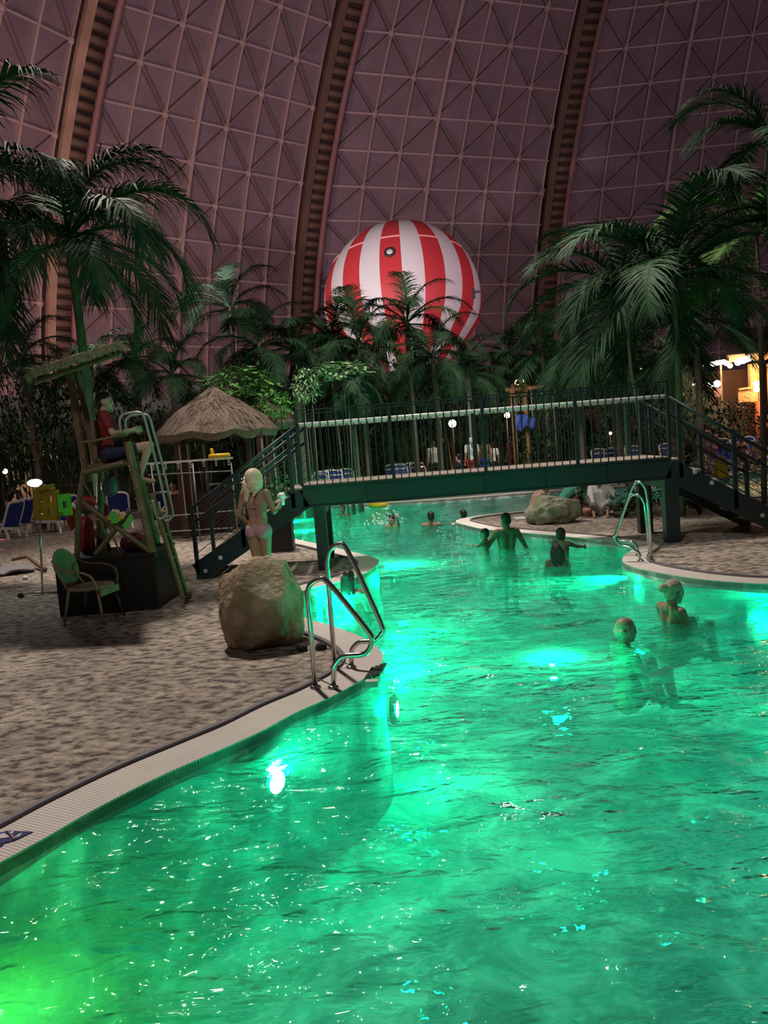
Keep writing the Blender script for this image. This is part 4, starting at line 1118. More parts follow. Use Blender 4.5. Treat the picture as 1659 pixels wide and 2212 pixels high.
    # clothing
    for w in wear:
        kind, m = w[0], w[1]; c = B(); g = .012 * s * (.35 if kind == 'brief' else 1)
        if kind in ('shorts', 'trousers', 'brief', 'skirt'):
            torso_lo = [(-.085, .085)]
            c.caps(X(J['hpL']), .10 * s * fat + g, X(J['hpR']), .10 * s * fat + g, 12)
            c.caps(X(J['pel'] - hp * .04), .10 * s * fat + g, X(J['pel'] + hp * .04), .10 * s * fat + g, 12)
            for k, sg in (('hpL', -1), ('hpR', 1)): c.sphere(X(J[k] - pf * .045 + V((0, 0, -.02)) - hp * sg * .012), .088 * s + g, 12, 8)
            f = {'shorts': .55, 'trousers': 1.0, 'brief': .08, 'skirt': .5}[kind]
            for L_ in 'LR':
                e = J['hp' + L_].lerp(J['kn' + L_], f); c.caps(X(J['hp' + L_]), .09 * s * fat + g, X(e), (.09 * (1 - f) + .055 * f) * s + g + .01, 12)
                if kind == 'trousers': c.caps(X(e), .057 * s + g, X(J['an' + L_] + V((0, 0, .03))), .045 * s + g, 12)
            nm = {'brief': 'bikini_bottom'}.get(kind, kind)
        elif kind in ('shirt', 'tank', 'dress', 'robe'):
            torso(c, g, lo=True)
            for L_ in 'LR':
                sg = -1 if L_ == 'L' else 1
                c.caps(X(J['nck'] - up * .05 + sh * sg * .05), .05 * s + g, X(J['sh' + L_]), .06 * s + g, 10)
                if kind != 'tank':
                    c.caps(X(J['sh' + L_]), .058 * s + g, X(J['sh' + L_].lerp(J['el' + L_], .6)), .05 * s + g, 10)
                if kind == 'robe':
                    c.caps(X(J['sh' + L_]), .06 * s + g, X(J['wr' + L_]), .045 * s + g, 10)
                if kind in ('dress', 'robe'):
                    c.caps(X(J['hp' + L_]), .095 * s + g, X(J['kn' + L_]), .075 * s + g, 10)
            nm = kind
        elif kind == 'top':
            n_ = 20
            for i in range(n_):
                a_ = 2 * PI * i / n_; q = J['chs'] + up * -.045 + sh * .155 * wg * math.cos(a_) + fwdv * .108 * wg * math.sin(a_); a2 = 2 * PI * (i + 1) / n_
                q2 = J['chs'] + up * -.045 + sh * .155 * wg * math.cos(a2) + fwdv * .108 * wg * math.sin(a2)
                c.caps(X(q), .010 * s, X(q2), .010 * s, 6)
            for sg in (-1, 1): c.sphere(X(J['chs'] + sh * sg * .075 + fwdv * .082 - up * .01), .062 * s, 12, 8)
            nm = 'bikini_top'
        elif kind == 'cap':
            c.sphere(X(Hd(0, -.01, .08)), tuple(q * hsz for q in (.085, .1, .06)), 14, 10, RH); c.sphere(X(Hd(0, .04, .055)), tuple(q * hsz for q in (.11, .12, .012)), 16, 8, RH); nm = 'sun_hat'
        o = c.build(nm, m, t, True, world=False); remeshed(o, max(vox * .9, .010), 3)
    return t

# woman standing by the stairs, back turned
wf = G(573, 1297)
def feet(px, py): return G(px, py)
woman = person('blonde woman in pale bikini standing behind the boulder with her back turned', wf, -22, H=1.69, skin=M_SKIN2, hair=M_HAIRB, female=True, hairstyle='loose', vox=.0105,
    wear=(('brief', M_BIKINI), ('top', M_BIKINI)), over=dict(elR=(.24, .02, 1.15), wrR=(.20, .22, 1.20), elL=(-.24, -.05, 1.14), wrL=(-.18, .10, .98), hed=(.02, .02, 1.585), knR=(.062, .03, .5), knL=(-.060, .0, .5), anL=(-.05, -.03, .09), anR=(.07, -.03, .09),
    hpL=(-.085, 0, .92), hpR=(.085, 0, .92)), headturn=-15)
q = woman.matrix_basis @ V((.20, .33, 1.27))
t = thing('drink_cup', 'white drinking cup with foamy top held by the blonde woman', 'cup', q)
b = B(); b.lathe([(0.024, -0.07), (0.034, 0.03)], q, 14); b.build('cup', M_WHITE, t, True)
b = B(); b.sphere(q + V((0, 0, .055)), (0.05, 0.05, 0.045), 14, 10)
for i, v in enumerate(b.v): b.v[i] = v + (v - q) * .2 * noise.noise(v * 30)
b.build('foam', M_WHITE, t, True)

# lifeguard on the tower seat
sp = T(240, 1000, .40); sp.z = T(222, 1006, .5).z + 0.06
person('lifeguard in red shirt and dark shorts sitting on the bamboo high seat', sp, -72, SIT, 1.76, M_SKIN, M_HAIRD, (('shirt', cloth('lifeguard_red', (0.20, 0.010, 0.012))), ('shorts', C_NAVY)), .014, base='seat',
       over=dict(wrR=(.20, .30, 1.20), elR=(.26, .06, 1.17), wrL=(-.19, .32, 1.20), elL=(-.26, .08, 1.17), knL=(-.12, .50, .99), knR=(.12, .50, 1.0), anL=(-.10, .32, .58), anR=(.12, .33, .60), toL=(-.1, .46, .52), toR=(.12, .48, .54)), headturn=-18)

# swimmers: loc is the point of the water plane under the neck; base shifts the body so that the given height meets the water
def swim(label, px, py, facing, H, sub, **kw):
    p = G(px, py, WZ); kw.setdefault('vox', .014)
    return person(label, p, facing, kw.pop('pose', SQUAT), H, base=sub, **kw)
FLOAT = dict(SQUAT, knL=(-.12, -.05, .72), knR=(.12, .05, .72), anL=(-.1, -.38, .66), anR=(.1, -.3, .62), toL=(-.1, -.5, .6), toR=(.1, -.42, .56))
swim('woman bather with ash hair in a bun looking towards the peninsula', 1452, 1341, -75, 1.68, 1.28, skin=M_SKIN2, hair=M_HAIRG, female=True, hairstyle='bun', vox=.0105, wear=(('top', C_PINK),), over=dict(hed=(0, .045, 1.575)))
swim('bald bather sunk to the chin beside the woman with the bun', 1349, 1385, -80, 1.72, 1.485, skin=M_SKIN, hair=M_HAIRG, hairstyle='bald', vox=.0105, over=dict(hed=(0, .02, 1.59)))
swim('man wading chest deep with a broad bare back and dark hair', 1096, 1187, 12, 1.78, 1.10, skin=M_SKIN2, hair=M_HAIRD, pose=STAND, over=dict(elL=(-.32, .05, 1.17), wrL=(-.30, .26, 1.13), elR=(.30, -.02, 1.15), wrR=(.40, .05, .93), pel=(0, 0, .95)), headturn=8)
swim('small child held in the arm of the wading man', 1049, 1192, 70, 1.12, 1.12, skin=M_SKIN2, hair=M_HAIRD, pose=FLOAT, kid=True, over=dict(elL=(-.25, .12, 1.30), wrL=(-.22, .32, 1.28), elR=(.25, .12, 1.3), wrR=(.2, .3, 1.25)))
swim('child with dark hair farther out beside the long haired girl', 1214, 1192, -40, 1.30, 1.22, skin=M_SKIND, hair=M_HAIRD, pose=FLOAT, kid=True, over=dict(elR=(.28, .15, 1.32), wrR=(.32, .36, 1.28)))
swim('girl with long wet dark hair in the water seen from behind', 1203, 1223, 5, 1.35, 1.32, skin=M_SKIND, hair=M_HAIRD, pose=FLOAT, kid=True, hairstyle='long')
swim('dark haired bather submerged to the shoulders under the bridge middle', 932, 1134, 0, 1.75, 1.40, skin=M_SKIN2, hair=M_HAIRD, pose=FLOAT, face=False)
swim('bather whose head shows just off the peninsula tip', 1001, 1119, 30, 1.72, 1.50, skin=M_SKIN2, hair=M_HAIRD, pose=FLOAT, face=False)
swim('splashing swimmer in bright water beyond the bridge posts', 847, 1136, 150, 1.62, 1.44, skin=M_SKIN, hair=M_HAIRD, pose=FLOAT, over=dict(elL=(-.3, .2, 1.5), wrL=(-.36, .35, 1.66)))
swim('bather in shade close under the bridge girder', 741, 1114, 160, 1.70, 1.40, skin=M_SKIND, hair=M_HAIRD, pose=FLOAT, face=False)
swim('woman with long black hair in the inlet behind the ladder rails', 757, 1282, -30, 1.66, 1.38, skin=M_SKIN2, hair=M_HAIRD, female=True, hairstyle='long', pose=FLOAT, wear=(('top', C_BLACK),))
# splash
M_FOAM = mat('white_water', (0.75, 0.9, 0.86), 0.25, var=0.05)
sc = G(832, 1131, WZ); b = B(); rs = random.Random(4)
for i in range(90):
    a_ = rs.random() * 2 * PI; r_ = rs.random() ** .7 * .55; b.sphere(sc + V((r_ * math.cos(a_), .5 * r_ * math.sin(a_), rs.random() ** 2 * .42 * (1 - r_))), rs.uniform(.008, .03), 6, 4)
tag(b.build('water_splash', M_FOAM, None, True), 'white spray of water beside the splashing swimmer', 'splash', None, 'stuff')

# people on the peninsula
person('person with bare back and red shorts sitting on a towel by the mossy boulder', G(1152, 1120) + V((0, .1, 0)), -75, SIT, 1.72, M_SKIN, M_HAIRD, (('shorts', C_RED),), .016, base='seat',
       over=dict(wst=(0, .05, 1.09), chs=(0, .14, 1.27), nck=(0, .24, 1.40), hed=(0, .36, 1.48), shL=(-.17, .22, 1.36), shR=(.17, .22, 1.36), elL=(-.2, .36, 1.14), elR=(.2, .36, 1.14), wrL=(-.14, .52, 1.0), wrR=(.14, .52, 1.0),
       knL=(-.14, .42, 1.08), knR=(.14, .42, 1.08), anL=(-.13, .66, .84), anR=(.13, .66, .84), toL=(-.13, .80, .86), toR=(.13, .80, .86)), face=False)
b = B(); tc_ = G(1140, 1121); b.box(tc_ + V((0.1, .15, .012)), (0.7, .5, .02)); tag(b.build('towel', C_WHITE), 'white towel under the person in red shorts', 'towel')
person('person in teal top bending forward behind the mossy boulder', G(1222, 1106) + V((0, 0.5, 0)), -75, SIT, 1.70, M_SKIN2, M_HAIRD, (('shirt', C_TEAL), ('shorts', C_BLACK)), .016, base='seat', hairstyle='long',
       over=dict(wst=(0, .10, 1.12), chs=(0, .26, 1.27), nck=(0, .40, 1.33), hed=(0, .50, 1.28), shL=(-.17, .38, 1.33), shR=(.17, .38, 1.33), elL=(-.2, .48, 1.1), elR=(.2, .48, 1.1), wrL=(-.14, .60, .95), wrR=(.14, .60, .95),
       knL=(-.14, .40, 1.12), knR=(.14, .40, 1.12), anL=(-.13, .62, .87), anR=(.13, .62, .87), toL=(-.13, .76, .86), toR=(.13, .76, .86)), face=False)
person('man wrapped in a white robe sitting at the water beyond the peninsula plants', G(1302, 1112) + V((0, .15, 0)), 165, SIT, 1.74, M_SKIN2, M_HAIRD, (('robe', C_WHITE),), .016, base='seat',
       over=dict(knL=(-.16, .36, 1.10), knR=(.16, .36, 1.10), anL=(-.13, .60, .86), anR=(.13, .60, .86), toL=(-.13, .74, .86), toR=(.13, .74, .86), elL=(-.26, .05, 1.16), wrL=(-.30, .26, 1.25)))
b = B(); b.sphere(G(1268, 1114) + V((0, .1, .06)), (.22, .14, .10), 14, 10); tag(b.build('pink_bag', cloth('salmon_fabric', (.62, .27, .22)), None, True), 'salmon pink bag lying beside the mossy boulder', 'bag')

# sunbathers by the loungers at the tower side
person('person with arm stretched out lying on a patterned cloth at the deck edge', G(-42, 1238) + V((0, 0, .30)), -88, SIT, 1.7, M_SKIN3, M_HAIRD, (('shorts', C_BLUE),), .014, base='seat',
       over=dict(elR=(.3, .25, 1.10), wrR=(.22, .48, .98), elL=(-.26, .22, 1.12), wrL=(-.20, .46, 1.12), knL=(-.14, .30, 1.02), knR=(.14, .30, 1.0), anL=(-.13, .30, .62), anR=(.13, .34, .62)), face=False)
person('dark haired sunbather leaning on a white lounger beside the stand lamp', G(52, 1150) + V((0, 0, .34)), -70, SIT, 1.68, M_SKIN2, M_HAIRD, (('shorts', C_BLACK),), .016, base='seat',
       over=dict(wst=(0, -.02, 1.09), knL=(-.12, .44, .93), knR=(.12, .44, .93), anL=(-.12, .86, .90), anR=(.12, .86, .90), toL=(-.12, .92, 1.0), toR=(.12, .92, 1.0)), face=False)
person('person with rosy bare shoulders seated behind the hanger rack', G(372, 1158) + V((0, .6, .45)), 150, SIT, 1.74, M_SKIN3, M_HAIRD, (('shorts', C_BLACK),), .018, base='seat', face=False)

# people on the far deck, seen through the bridge railing and beside it
def far(label, px, py, facing, H=1.72, Y=None, lift=0, **kw):
    p = G(px, py)
    if Y: p = A(px, py, Y); p.z = 0
    return person(label, p + V((0, 0, lift)), facing, kw.pop('pose', STAND), H, vox=.02, face=False, **kw)
FY = 27.0
far('man in beige sleeveless shirt and black trousers behind the bridge railing', 940, 1030, 20, 1.78, FY, skin=M_SKIN, wear=(('tank', C_BEIGE), ('trousers', C_BLACK)))
far('man in white shirt and red shorts standing beside the striped ball', 1022, 1015, 10, 1.80, FY, skin=M_SKIN, hair=M_HAIRW, wear=(('shirt', C_WHITE), ('shorts', C_RED)))
far('bare chested man in blue shorts next to the white shirted man', 1048, 1012, -10, 1.76, FY + .2, skin=M_SKIN2, wear=(('shorts', C_BLUE),))
far('seated dark clothed person between beige shirt and white shirt', 992, 1020, 30, 1.7, FY - .2, .4, pose=SIT, base='seat', wear=(('dress', C_BLACK),))
far('person in a red top standing by the wooden posts', 1106, 1008, 40, 1.74, FY + 1, skin=M_SKIND, wear=(('shirt', C_DRED), ('trousers', C_DRED)))
far('person in striped white top half hidden by the blue shorts man', 1066, 1010, 0, 1.55, FY + .8, wear=(('shirt', C_WHITE), ('trousers', C_BLACK)))
far('woman in black dress and pale sun hat seated by the stair rail', 1481, 985, 120, 1.68, 25.0, .42, pose=SIT, base='seat', female=True, wear=(('dress', C_BLACK), ('cap', C_BEIGE)))
far('taller bather in violet swimwear standing behind the stair rail', 1523, 982, -20, 1.66, 25.5, skin=M_SKIN3, female=True, wear=(('brief', C_VIO), ('top', C_VIO)))
far('shorter bather in pink bottoms standing behind the stair rail', 1541, 980, 10, 1.48, 25.6, skin=M_SKIN3, female=True, wear=(('brief', C_PINK),))
far('bather in dark swimwear sitting on a lounger past the stair post', 1602, 968, 160, 1.7, 25.5, .35, pose=SIT, base='seat', skin=M_SKIN2, female=True, wear=(('brief', C_BLACK), ('top', C_BLACK)))
far('crouching bather at the edge of the view past the stair post', 1638, 972, 120, 1.7, 25.2, .2, pose=SIT, base='seat', skin=M_SKIN2, wear=(('shorts', C_BLACK),))
LIE = dict(STAND)
# ================================================================== sun loungers
M_LFRAME = mat('white_resin', (0.70, 0.70, 0.72), 0.4, var=0.05)
M_LBLUE = mat('blue_sling', (0.016, 0.028, 0.22), 0.6, var=0.15)
def lounger_proto():
    t = thing('sun_lounger', 'x', 'lounger', V((0, 0, 0)), 'blue and white loungers around the pool')
    for s in (-1, 1):
        b = B(); b.beam((s * .31, -.75, .33), (s * .31, .72, .33), .05, .07); b.build('side_rail', M_LFRAME, t, world=False)
        for y in (-.62, .55):
            b = B(); b.beam((s * .31, y, .33), (s * .33, y + .06 * (1 if y > 0 else -1), 0), .06, .06); b.build('leg', M_LFRAME, t, world=False)
    b = B(); b.box((0, -.15, .35), (.57, 1.15, .02)); b.build('sling', M_LBLUE, t, world=False)
    bk = B(); bk.beam((0, .42, .36), (0, .72, 1.0), .52, .02); bo = bk.build('backrest', M_LBLUE, t, world=False)
    f = B()
    path = smoothline([(-.29, .40, .34), (-.29, .64, .84), (-.24, .72, 1.02), (0, .74, 1.06), (.24, .72, 1.02), (.29, .64, .84), (.29, .40, .34)], 4)
    f.tube(path, .03, 8); f.beam((-.27, .655, .90), (.27, .655, .90), .035, .05); f.build('back_frame', M_LFRAME, bo, True, world=False)
    return t
lp = lounger_proto()
L_N = [0]
def lounger(px, py, Y, rot, label):
    p = A(px, py, Y); p.z = 0
    if L_N[0] == 0: o = lp; o.location = p; o.rotation_euler = (0, 0, rad(rot)); o['label'] = label
    else: o = dup(lp, p, rad(rot), label)
    L_N[0] += 1
    return o
lounger(640, 1062, 24.8, 350, 'blue lounger first from the bridge stairs, half behind leaves')
lounger(664, 1064, 23.0, 330, 'blue lounger directly behind the first bridge post')
lounger(681, 1056, 25.0, 345, 'blue lounger with square white headrest seen over the deck')
lounger(697, 1054, 25.8, 340, 'blue lounger turned sideways between the square headrest one and the curved one')
lounger(714, 1053, 25.2, 350, 'blue lounger with curved white top behind the railing')
lounger(738, 1050, 25.6, 350, 'blue lounger closest to the dark chair and orange cone')
lounger(866, 1040, 26.4, 380, 'blue lounger just past the orange cone in the group of four')
lounger(884, 1038, 26.2, 385, 'blue lounger second past the orange cone')
lounger(908, 1036, 26.8, 380, 'blue lounger third past the orange cone')
lounger(922, 1033, 26.6, 385, 'blue lounger touching the man in beige shirt')
lounger(1318, 1010, 25.8, 375, 'blue lounger beside the salmon towel behind the railing')
lounger(1338, 1008, 25.4, 360, 'blue lounger with pale blue cloth on its seat')
lounger(1362, 1005, 26.2, 360, 'blue lounger between the pale cloth one and the leaning trunk')
lounger(1386, 1002, 25.8, 365, 'blue lounger behind the slender leaning trunk')
lounger(1462, 992, 25.6, 365, 'blue lounger behind the corner post of the bridge')
lounger(1502, 985, 26.0, 405, 'blue lounger between the sun hat woman and the standing bathers')
lounger(1553, 983, 26.6, 355, 'blue lounger partly behind the yellow floor sign')
lounger(1580, 980, 26.2, 360, 'empty blue lounger facing the camera past the yellow floor sign')
lounger(1617, 978, 26.4, 360, 'blue lounger between the two seated bathers')
lounger(1652, 975, 26.2, 380, 'blue lounger last in view past the stair post')
lounger(2, 1160, G(2, 1165).y, 250, 'blue lounger cut by the picture edge near the sunbather')
lounger(30, 1150, G(30, 1158).y + .4, 245, 'blue lounger on which the dark haired sunbather leans')
lounger(120, 1125, G(120, 1150).y + .2, 240, 'white lounger behind the stand lamp pole')
lounger(150, 1110, G(150, 1150).y + 1.6, 190, 'blue lounger seen through the lifebuoy')
lounger(255, 1100, G(255, 1150).y + 1.4, 200, 'blue lounger seen through the tower above the flowers')
lounger(352, 1110, G(352, 1155).y + 1.0, 200, 'blue lounger behind the tower ladder')
lounger(462, 1085, G(462, 1130).y + 1.5, 200, 'blue lounger in front of the hut counter')

# small things on the decks
M_CONE = mat('orange_cone', (0.75, 0.12, 0.02), 0.5, var=0.08)
p = A(800, 1046, 26); p.z = 0
t = thing('traffic_cone', 'orange traffic cone with white tip behind the bridge railing', 'cone', p)
b = B(); b.lathe([(0.16, 0.03), (0.10, .35), (0.05, .62)], p, 18); b.build('cone_body', M_CONE, t, True)
b = B(); b.lathe([(0.05, .62), (0.035, .8), (0.001, .82)], p, 14); b.build('tip', M_WHITE, t, True)
b = B(); b.box(p + V((0, 0, .018)), (.42, .42, .036)); b.build('foot_plate', M_CONE, t)
M_STR = [mat('ball_pink', (.72, .25, .40), .4, var=.05), mat('ball_blue', (.15, .35, .62), .4, var=.05), mat('ball_white', (.8, .8, .8), .4, var=.03)]
p = A(1021, 1018, 26.0); p.z = .30
b = B()
n_ = 18
for i in range(12):
    for j in range(n_):
        pass
b.sphere(p, .30, 18, 12)
k = 0
me_m = []
for f in b.f:
    c = sum((b.v[i] for i in f), V()) / len(f) - p
    me_m.append(int((c.z + .3) / .12) % 3)
b.m = me_m
tag(b.build('beach_ball', M_STR, None, True), 'big pink blue and white striped ball at the feet of the white shirted man', 'ball')
p = A(1000, 1022, 26.0); p.z = .16; b = B(); b.sphere(p, (.24, .15, .18), 14, 10); tag(b.build('red_bag', C_RED, None, True), 'red bag on the deck beside the striped ball', 'bag')
p = A(957, 1024, 26.0); p.z = .24; b = B(); b.sphere(p, (.2, .16, .26), 14, 10); tag(b.build('crimson_bag', cloth('crimson_fabric', (.35, .03, .07)), None, True), 'crimson bag at the feet of the man in beige', 'bag')
M_TENT = mat('beige_tent', (.50, .40, .30), .8, var=.12)
p = A(1098, 1012, 25.6); p.z = 0
b = B()
for i in range(13):
    for j in range(9):
        a_ = PI * i / 12; y = -.45 + .9 * j / 8; r_ = .55 * (1 - .35 * (abs(y) / .45) ** 2); b.v.append(p + V((r_ * math.cos(a_) * .9, y, r_ * math.sin(a_) * .85)))
for i in range(12):
    for j in range(8): q = i * 9 + j; b.f.append([q, q + 1, q + 10, q + 9]); b.m.append(0)
tag(b.build('play_tent', M_TENT, None, True), 'small beige dome tent behind the bridge railing', 'tent')
p = A(1317, 990, 25.2); p.z = .45; b = B(); b.box(p, (.13, .06, .75), Matrix.Rotation(rad(6), 3, 'Y')); b.sphere(p + V((-.03, 0, .36)), (.065, .03, .03), 10, 6); tag(b.build('salmon_towel', cloth('salmon_towel_fabric', (.72, .30, .25))), 'salmon towel hanging beside the pale cloth lounger', 'towel')
b = B(); p = A(1345, 983, 25.0); p.z = .62; b.sphere(p, (.16, .05, .09), 12, 8); b.sphere(p + V((-.17, 0, .0)), (.05, .04, .06), 8, 6); tag(b.build('pale_cloth', cloth('pale_blue_fabric', (.40, .60, .70)), None, True), 'pale blue cloth crumpled on a lounger back', 'cloth')
M_YSIGN = mat('yellow_sign', (.62, .44, .02), .45, var=.08)
p = A(1557, 1006, 23.6); p.z = 0
t = thing('floor_sign', 'yellow folding caution sign standing on the far deck', 'sign', p)
for s in (-1, 1):
    b = B(); R_ = Matrix.Rotation(rad(16 * s), 3, 'X')
    b.add([p + V((sx * w_, s * (.02 + .14 * (1 - z / .6)) + th, z)) for z, w_ in ((0, .17), (.6, .10)) for sx in (-1, 1) for th in (-.012, .012)], [(0, 1, 3, 2), (4, 6, 7, 5), (0, 4, 5, 1), (2, 3, 7, 6), (0, 2, 6, 4), (1, 5, 7, 3)])
    b.build('sign_board', M_YSIGN, t)
b = B(); b.box(p + V((0, 0, .62)), (.16, .06, .04)); b.build('hinge', M_YSIGN, t)
M_FLIP = mat('pink_sandal', (.62, .12, .10), .5)
p = G(505, 1163); t = thing('flip_flop', 'pink flip flop lying on the sand behind the stair posts', 'sandal', p)
b = B(); b.sphere(p + V((0, 0, .012)), (.13, .055, .015), 14, 6); b.build('sole', M_FLIP, t, True)
b = B(); b.tube(bez(p + V((-.02, -.045, .02)), p + V((.05, 0, .08)), p + V((-.02, .045, .02)), 8), .007, 6); b.build('strap', M_FLIP, t, True)
p = G(500, 1138); b = B(); b.sphere(p + V((0, .1, .05)), (.34, .22, .07), 18, 10)
for i, v in enumerate(b.v): b.v[i] = V((v.x, v.y, max(.002, v.z + .05 * noise.noise(v * 6))))
tag(b.build('towel', cloth('blue_white_fabric', (.45, .50, .62)), None, True), 'crumpled blue white towel lying before the hut', 'towel')
p = G(548, 1150); b = B(); b.sphere(p + V((0, .2, .10)), (.24, .2, .14), 16, 10); tag(b.build('teal_bag', C_TEAL, None, True), 'teal bag on the sand behind the blonde woman', 'bag')
p = G(62, 1225)
b = B(); b.tube([G(28, 1222) + V((0, 0, .12)), G(60, 1219) + V((0, 0, .16)), G(98, 1236) + V((0, 0, .05))], [.03, .035, .045], 8); tag(b.build('driftwood', M_BAMBD, None, True), 'dark bent stick lying over the pale grey towel', 'stick')
b = B(); p = G(30, 1240)
b.sphere(p + V((-.15, .1, .07)), (.5, .34, .06), 22, 12)
for i, v in enumerate(b.v): b.v[i] = V((v.x, v.y, max(0.003, v.z + .07 * noise.noise(v * 5))))
tag(b.build('beach_towel', cloth('grey_towel_fabric', (.24, .23, .24)), None, True), 'pale grey towel heaped by the outstretched arm', 'towel')
b = B(); p = G(56, 1252) + V((0, -.02, .04)); b.sphere(p, (.06, .05, .035), 10, 8); tag(b.build('paper_cup', M_WHITE, None, True), 'small white crumpled paper on the sand by the pale grey towel', 'paper')
# floats in the far water
p = G(820, 1093, WZ); t = thing('yellow_float_ring', 'yellow float drifting in the water just beyond the bridge', 'float', p)
b = B(); torus(b, p + V((0, 0, .05)), .36, .085, None, 28, 10); b.build('ring', M_YELV, t, True)
for k, (px, py, lb) in enumerate(((1020, 1076, 'pink bather lying in shallow water nearest the yellow float'), (1062, 1073, 'pink bather lying in shallow water at the middle of the far edge'), (1112, 1070, 'pink bather lying in shallow water close to the person in red shorts'))):
    p = G(px, py, WZ)
    person(lb, p + V((0, .2, .02)), 85, SIT, 1.68, M_SKIN3, M_HAIRD, (('brief', C_PINK),), .022, base='seat', face=False,
           over=dict(wst=(0, -.10, .97), chs=(0, -.27, 1.02), nck=(0, -.42, 1.07), hed=(0, -.55, 1.12), shL=(-.17, -.38, 1.04), shR=(.17, -.38, 1.04), elL=(-.3, -.3, .92), elR=(.3, -.3, .92), wrL=(-.3, -.06, .90), wrR=(.3, -.06, .90),
                     knL=(-.1, .42, .93), knR=(.1, .42, .93), anL=(-.09, .82, .88), anR=(.09, .82, .88), toL=(-.1, .88, .98), toR=(.1, .88, .98)))

# ================================================================== lamps far off
def spot_fixture(px, py, Y, label, color, estr, power, r_=.09, down=True):
    p = A(px, py, Y); t = thing('garden_lamp', label, 'lamp', V((p.x, p.y, 0)))
    m = mat('glow_%d' % len(MATS), (1, 1, 1), .3, var=0, emit=color, estr=estr)
    b = B(); b.tube([V((p.x, p.y + .05, 0)), p + V((0, .05, 0))], .03, 8); b.build('post', M_POSTW, t, True)
    b = B(); b.lathe([(r_ * .6, .05), (r_ * 1.15, 0.0), (r_ * 1.15, -.02)], p, 16, Matrix.Rotation(PI / 2, 3, 'X')); b.build('housing', M_BLACK, t, True)
    b = B(); b.sphere(p + V((0, -.04, 0)), (r_, r_ * .6, r_), 16, 10); b.build('lens', m, t, True)
    if power: lamp('garden_light', 'POINT', p + V((0, -.3, 0)), power, color, .1)
spot_fixture(977, 915, 26.5, 'bluish white floodlight shining through the bridge railing', (.75, .97, 1.0), 30, 30, .13)
spot_fixture(1095, 897, 27.0, 'warm white lamp under the pale handrail by the wooden posts', (1, .88, .66), 20, 22, .10)
spot_fixture(1318, 936, 26.5, 'tiny warm lantern low between the hedge leaves', (1, .72, .42), 10, 3, .05)
spot_fixture(596, 1029, 24.0, 'warm lamp low in the shrubs behind the standing woman', (1, .72, .4), 9, 4, .05)
spot_fixture(525, 1032, 21.0, 'small pinkish lamp behind the stair rail', (1, .6, .45), 6, 2, .045)
spot_fixture(12, 1018, 27.0, 'small warm lamp at the edge of the rock face', (1, .82, .6), 14, 8, .09)
spot_fixture(952, 1010, 27.6, 'uplight glowing at the foot of a palm trunk behind the beige shirt', (1, .55, .25), 6, 26, .05)

# booth with hood, swing, wooden frame
M_HOOD = mat('dark_red_canvas', (.16, .014, .022), .7, var=.2); M_GLY = mat('pale_glyph', (.62, .48, .30), .6, var=.1)
HYB = 28.0; p = A(1256, 935, HYB); p.z = 0; t = thing('hooded_booth', 'dark red hooded booth with pale letter marks in the greenery', 'booth', p)
top = A(1256, 884, HYB).z; bot = A(1256, 945, HYB).z; wb_ = .42
b = B()
nn = 12
for lay in (0, 1):
    for j in (0, 1):
        for i in range(nn + 1):
            a_ = PI * i / nn; rr = 1 - .12 * lay
            b.v.append(V((p.x + wb_ * rr * math.cos(a_), HYB - .35 + .7 * j, top - .30 + .30 * rr * math.sin(a_))))
for i in range(nn):
    o = nn + 1; b.f.append([i, i + 1, o + i + 1, o + i]); b.m.append(0); b.f.append([2 * o + i, 3 * o + i, 3 * o + i + 1, 2 * o + i + 1]); b.m.append(0)
    b.f.append([i, 2 * o + i, 2 * o + i + 1, i + 1]); b.m.append(0)
for s in (-1, 1): b.box((p.x + s * wb_ * .95, HYB, (top - .3) / 2), (.05, .7, top - .3))
b.box((p.x, HYB + .3, top * .5), (wb_ * 1.8, .04, top)); b.box((p.x, HYB - .34, top - .24), (wb_ * 1.9, .03, .34))
b.build('hood', M_HOOD, t)
rs = random.Random(3)
for k in range(4):
    gx = p.x - .17 + .11 * k; gz = top - .2
    b = B()
    b.box((gx, HYB - .365, gz), (.075, .014, .018)); b.box((gx - .03, HYB - .365, gz + .0), (.016, .014, .07)); b.box((gx + .028, HYB - .365, gz), (.016, .014, .06 + .015 * (k % 2)))
    b.build('letter_mark', M_GLY, t)
b = B(); b.box((p.x + .02, HYB - .365, top - .10), (.06, .014, .05)); b.build('letter_mark', M_GLY, t)
SYY = 27.5
M_WOODO = mat('orange_timber', (.30, .15, .06), .65, var=.3)
t = thing('timber_frame', 'pair of tall brown timber posts with crossbar behind the bridge', 'frame', A(1120, 1005, SYY))
for px in (1105, 1133):
    q = A(px, 830, SYY); b = B(); b.box((q.x, SYY, q.z / 2), (.14, .14, q.z)); b.build('post', M_WOODO, t)
b = B(); b.beam(A(1092, 842, SYY), A(1196, 834, SYY), .12, .12); b.build('crossbar', M_WOODO, t)
q = A(1196, 834, SYY); b = B(); b.box((q.x, SYY, q.z / 2), (.12, .12, q.z)); b.build('post', M_WOODO, t)
t = thing('blue_hammock', 'blue cloth hung on the timber frame behind the railing', 'hammock', A(1130, 920, SYY - .2))
b = B()
for i in range(9):
    for j in range(7):
        b.v.append(A(1114 + 5.2 * i, 895 + 5 * j + 8 * math.sin(i * .8) * (j / 6) + (8 if i > 5 else 0), SYY - .25 + .05 * math.sin(i * 1.9 + j)))
for i in range(8):
    for j in range(6): q = i * 7 + j; b.f.append([q, q + 1, q + 8, q + 7]); b.m.append(0)
o = b.build('cloth', C_BLUE, t, True); md = o.modifiers.new('thick', 'SOLIDIFY'); md.thickness = .02
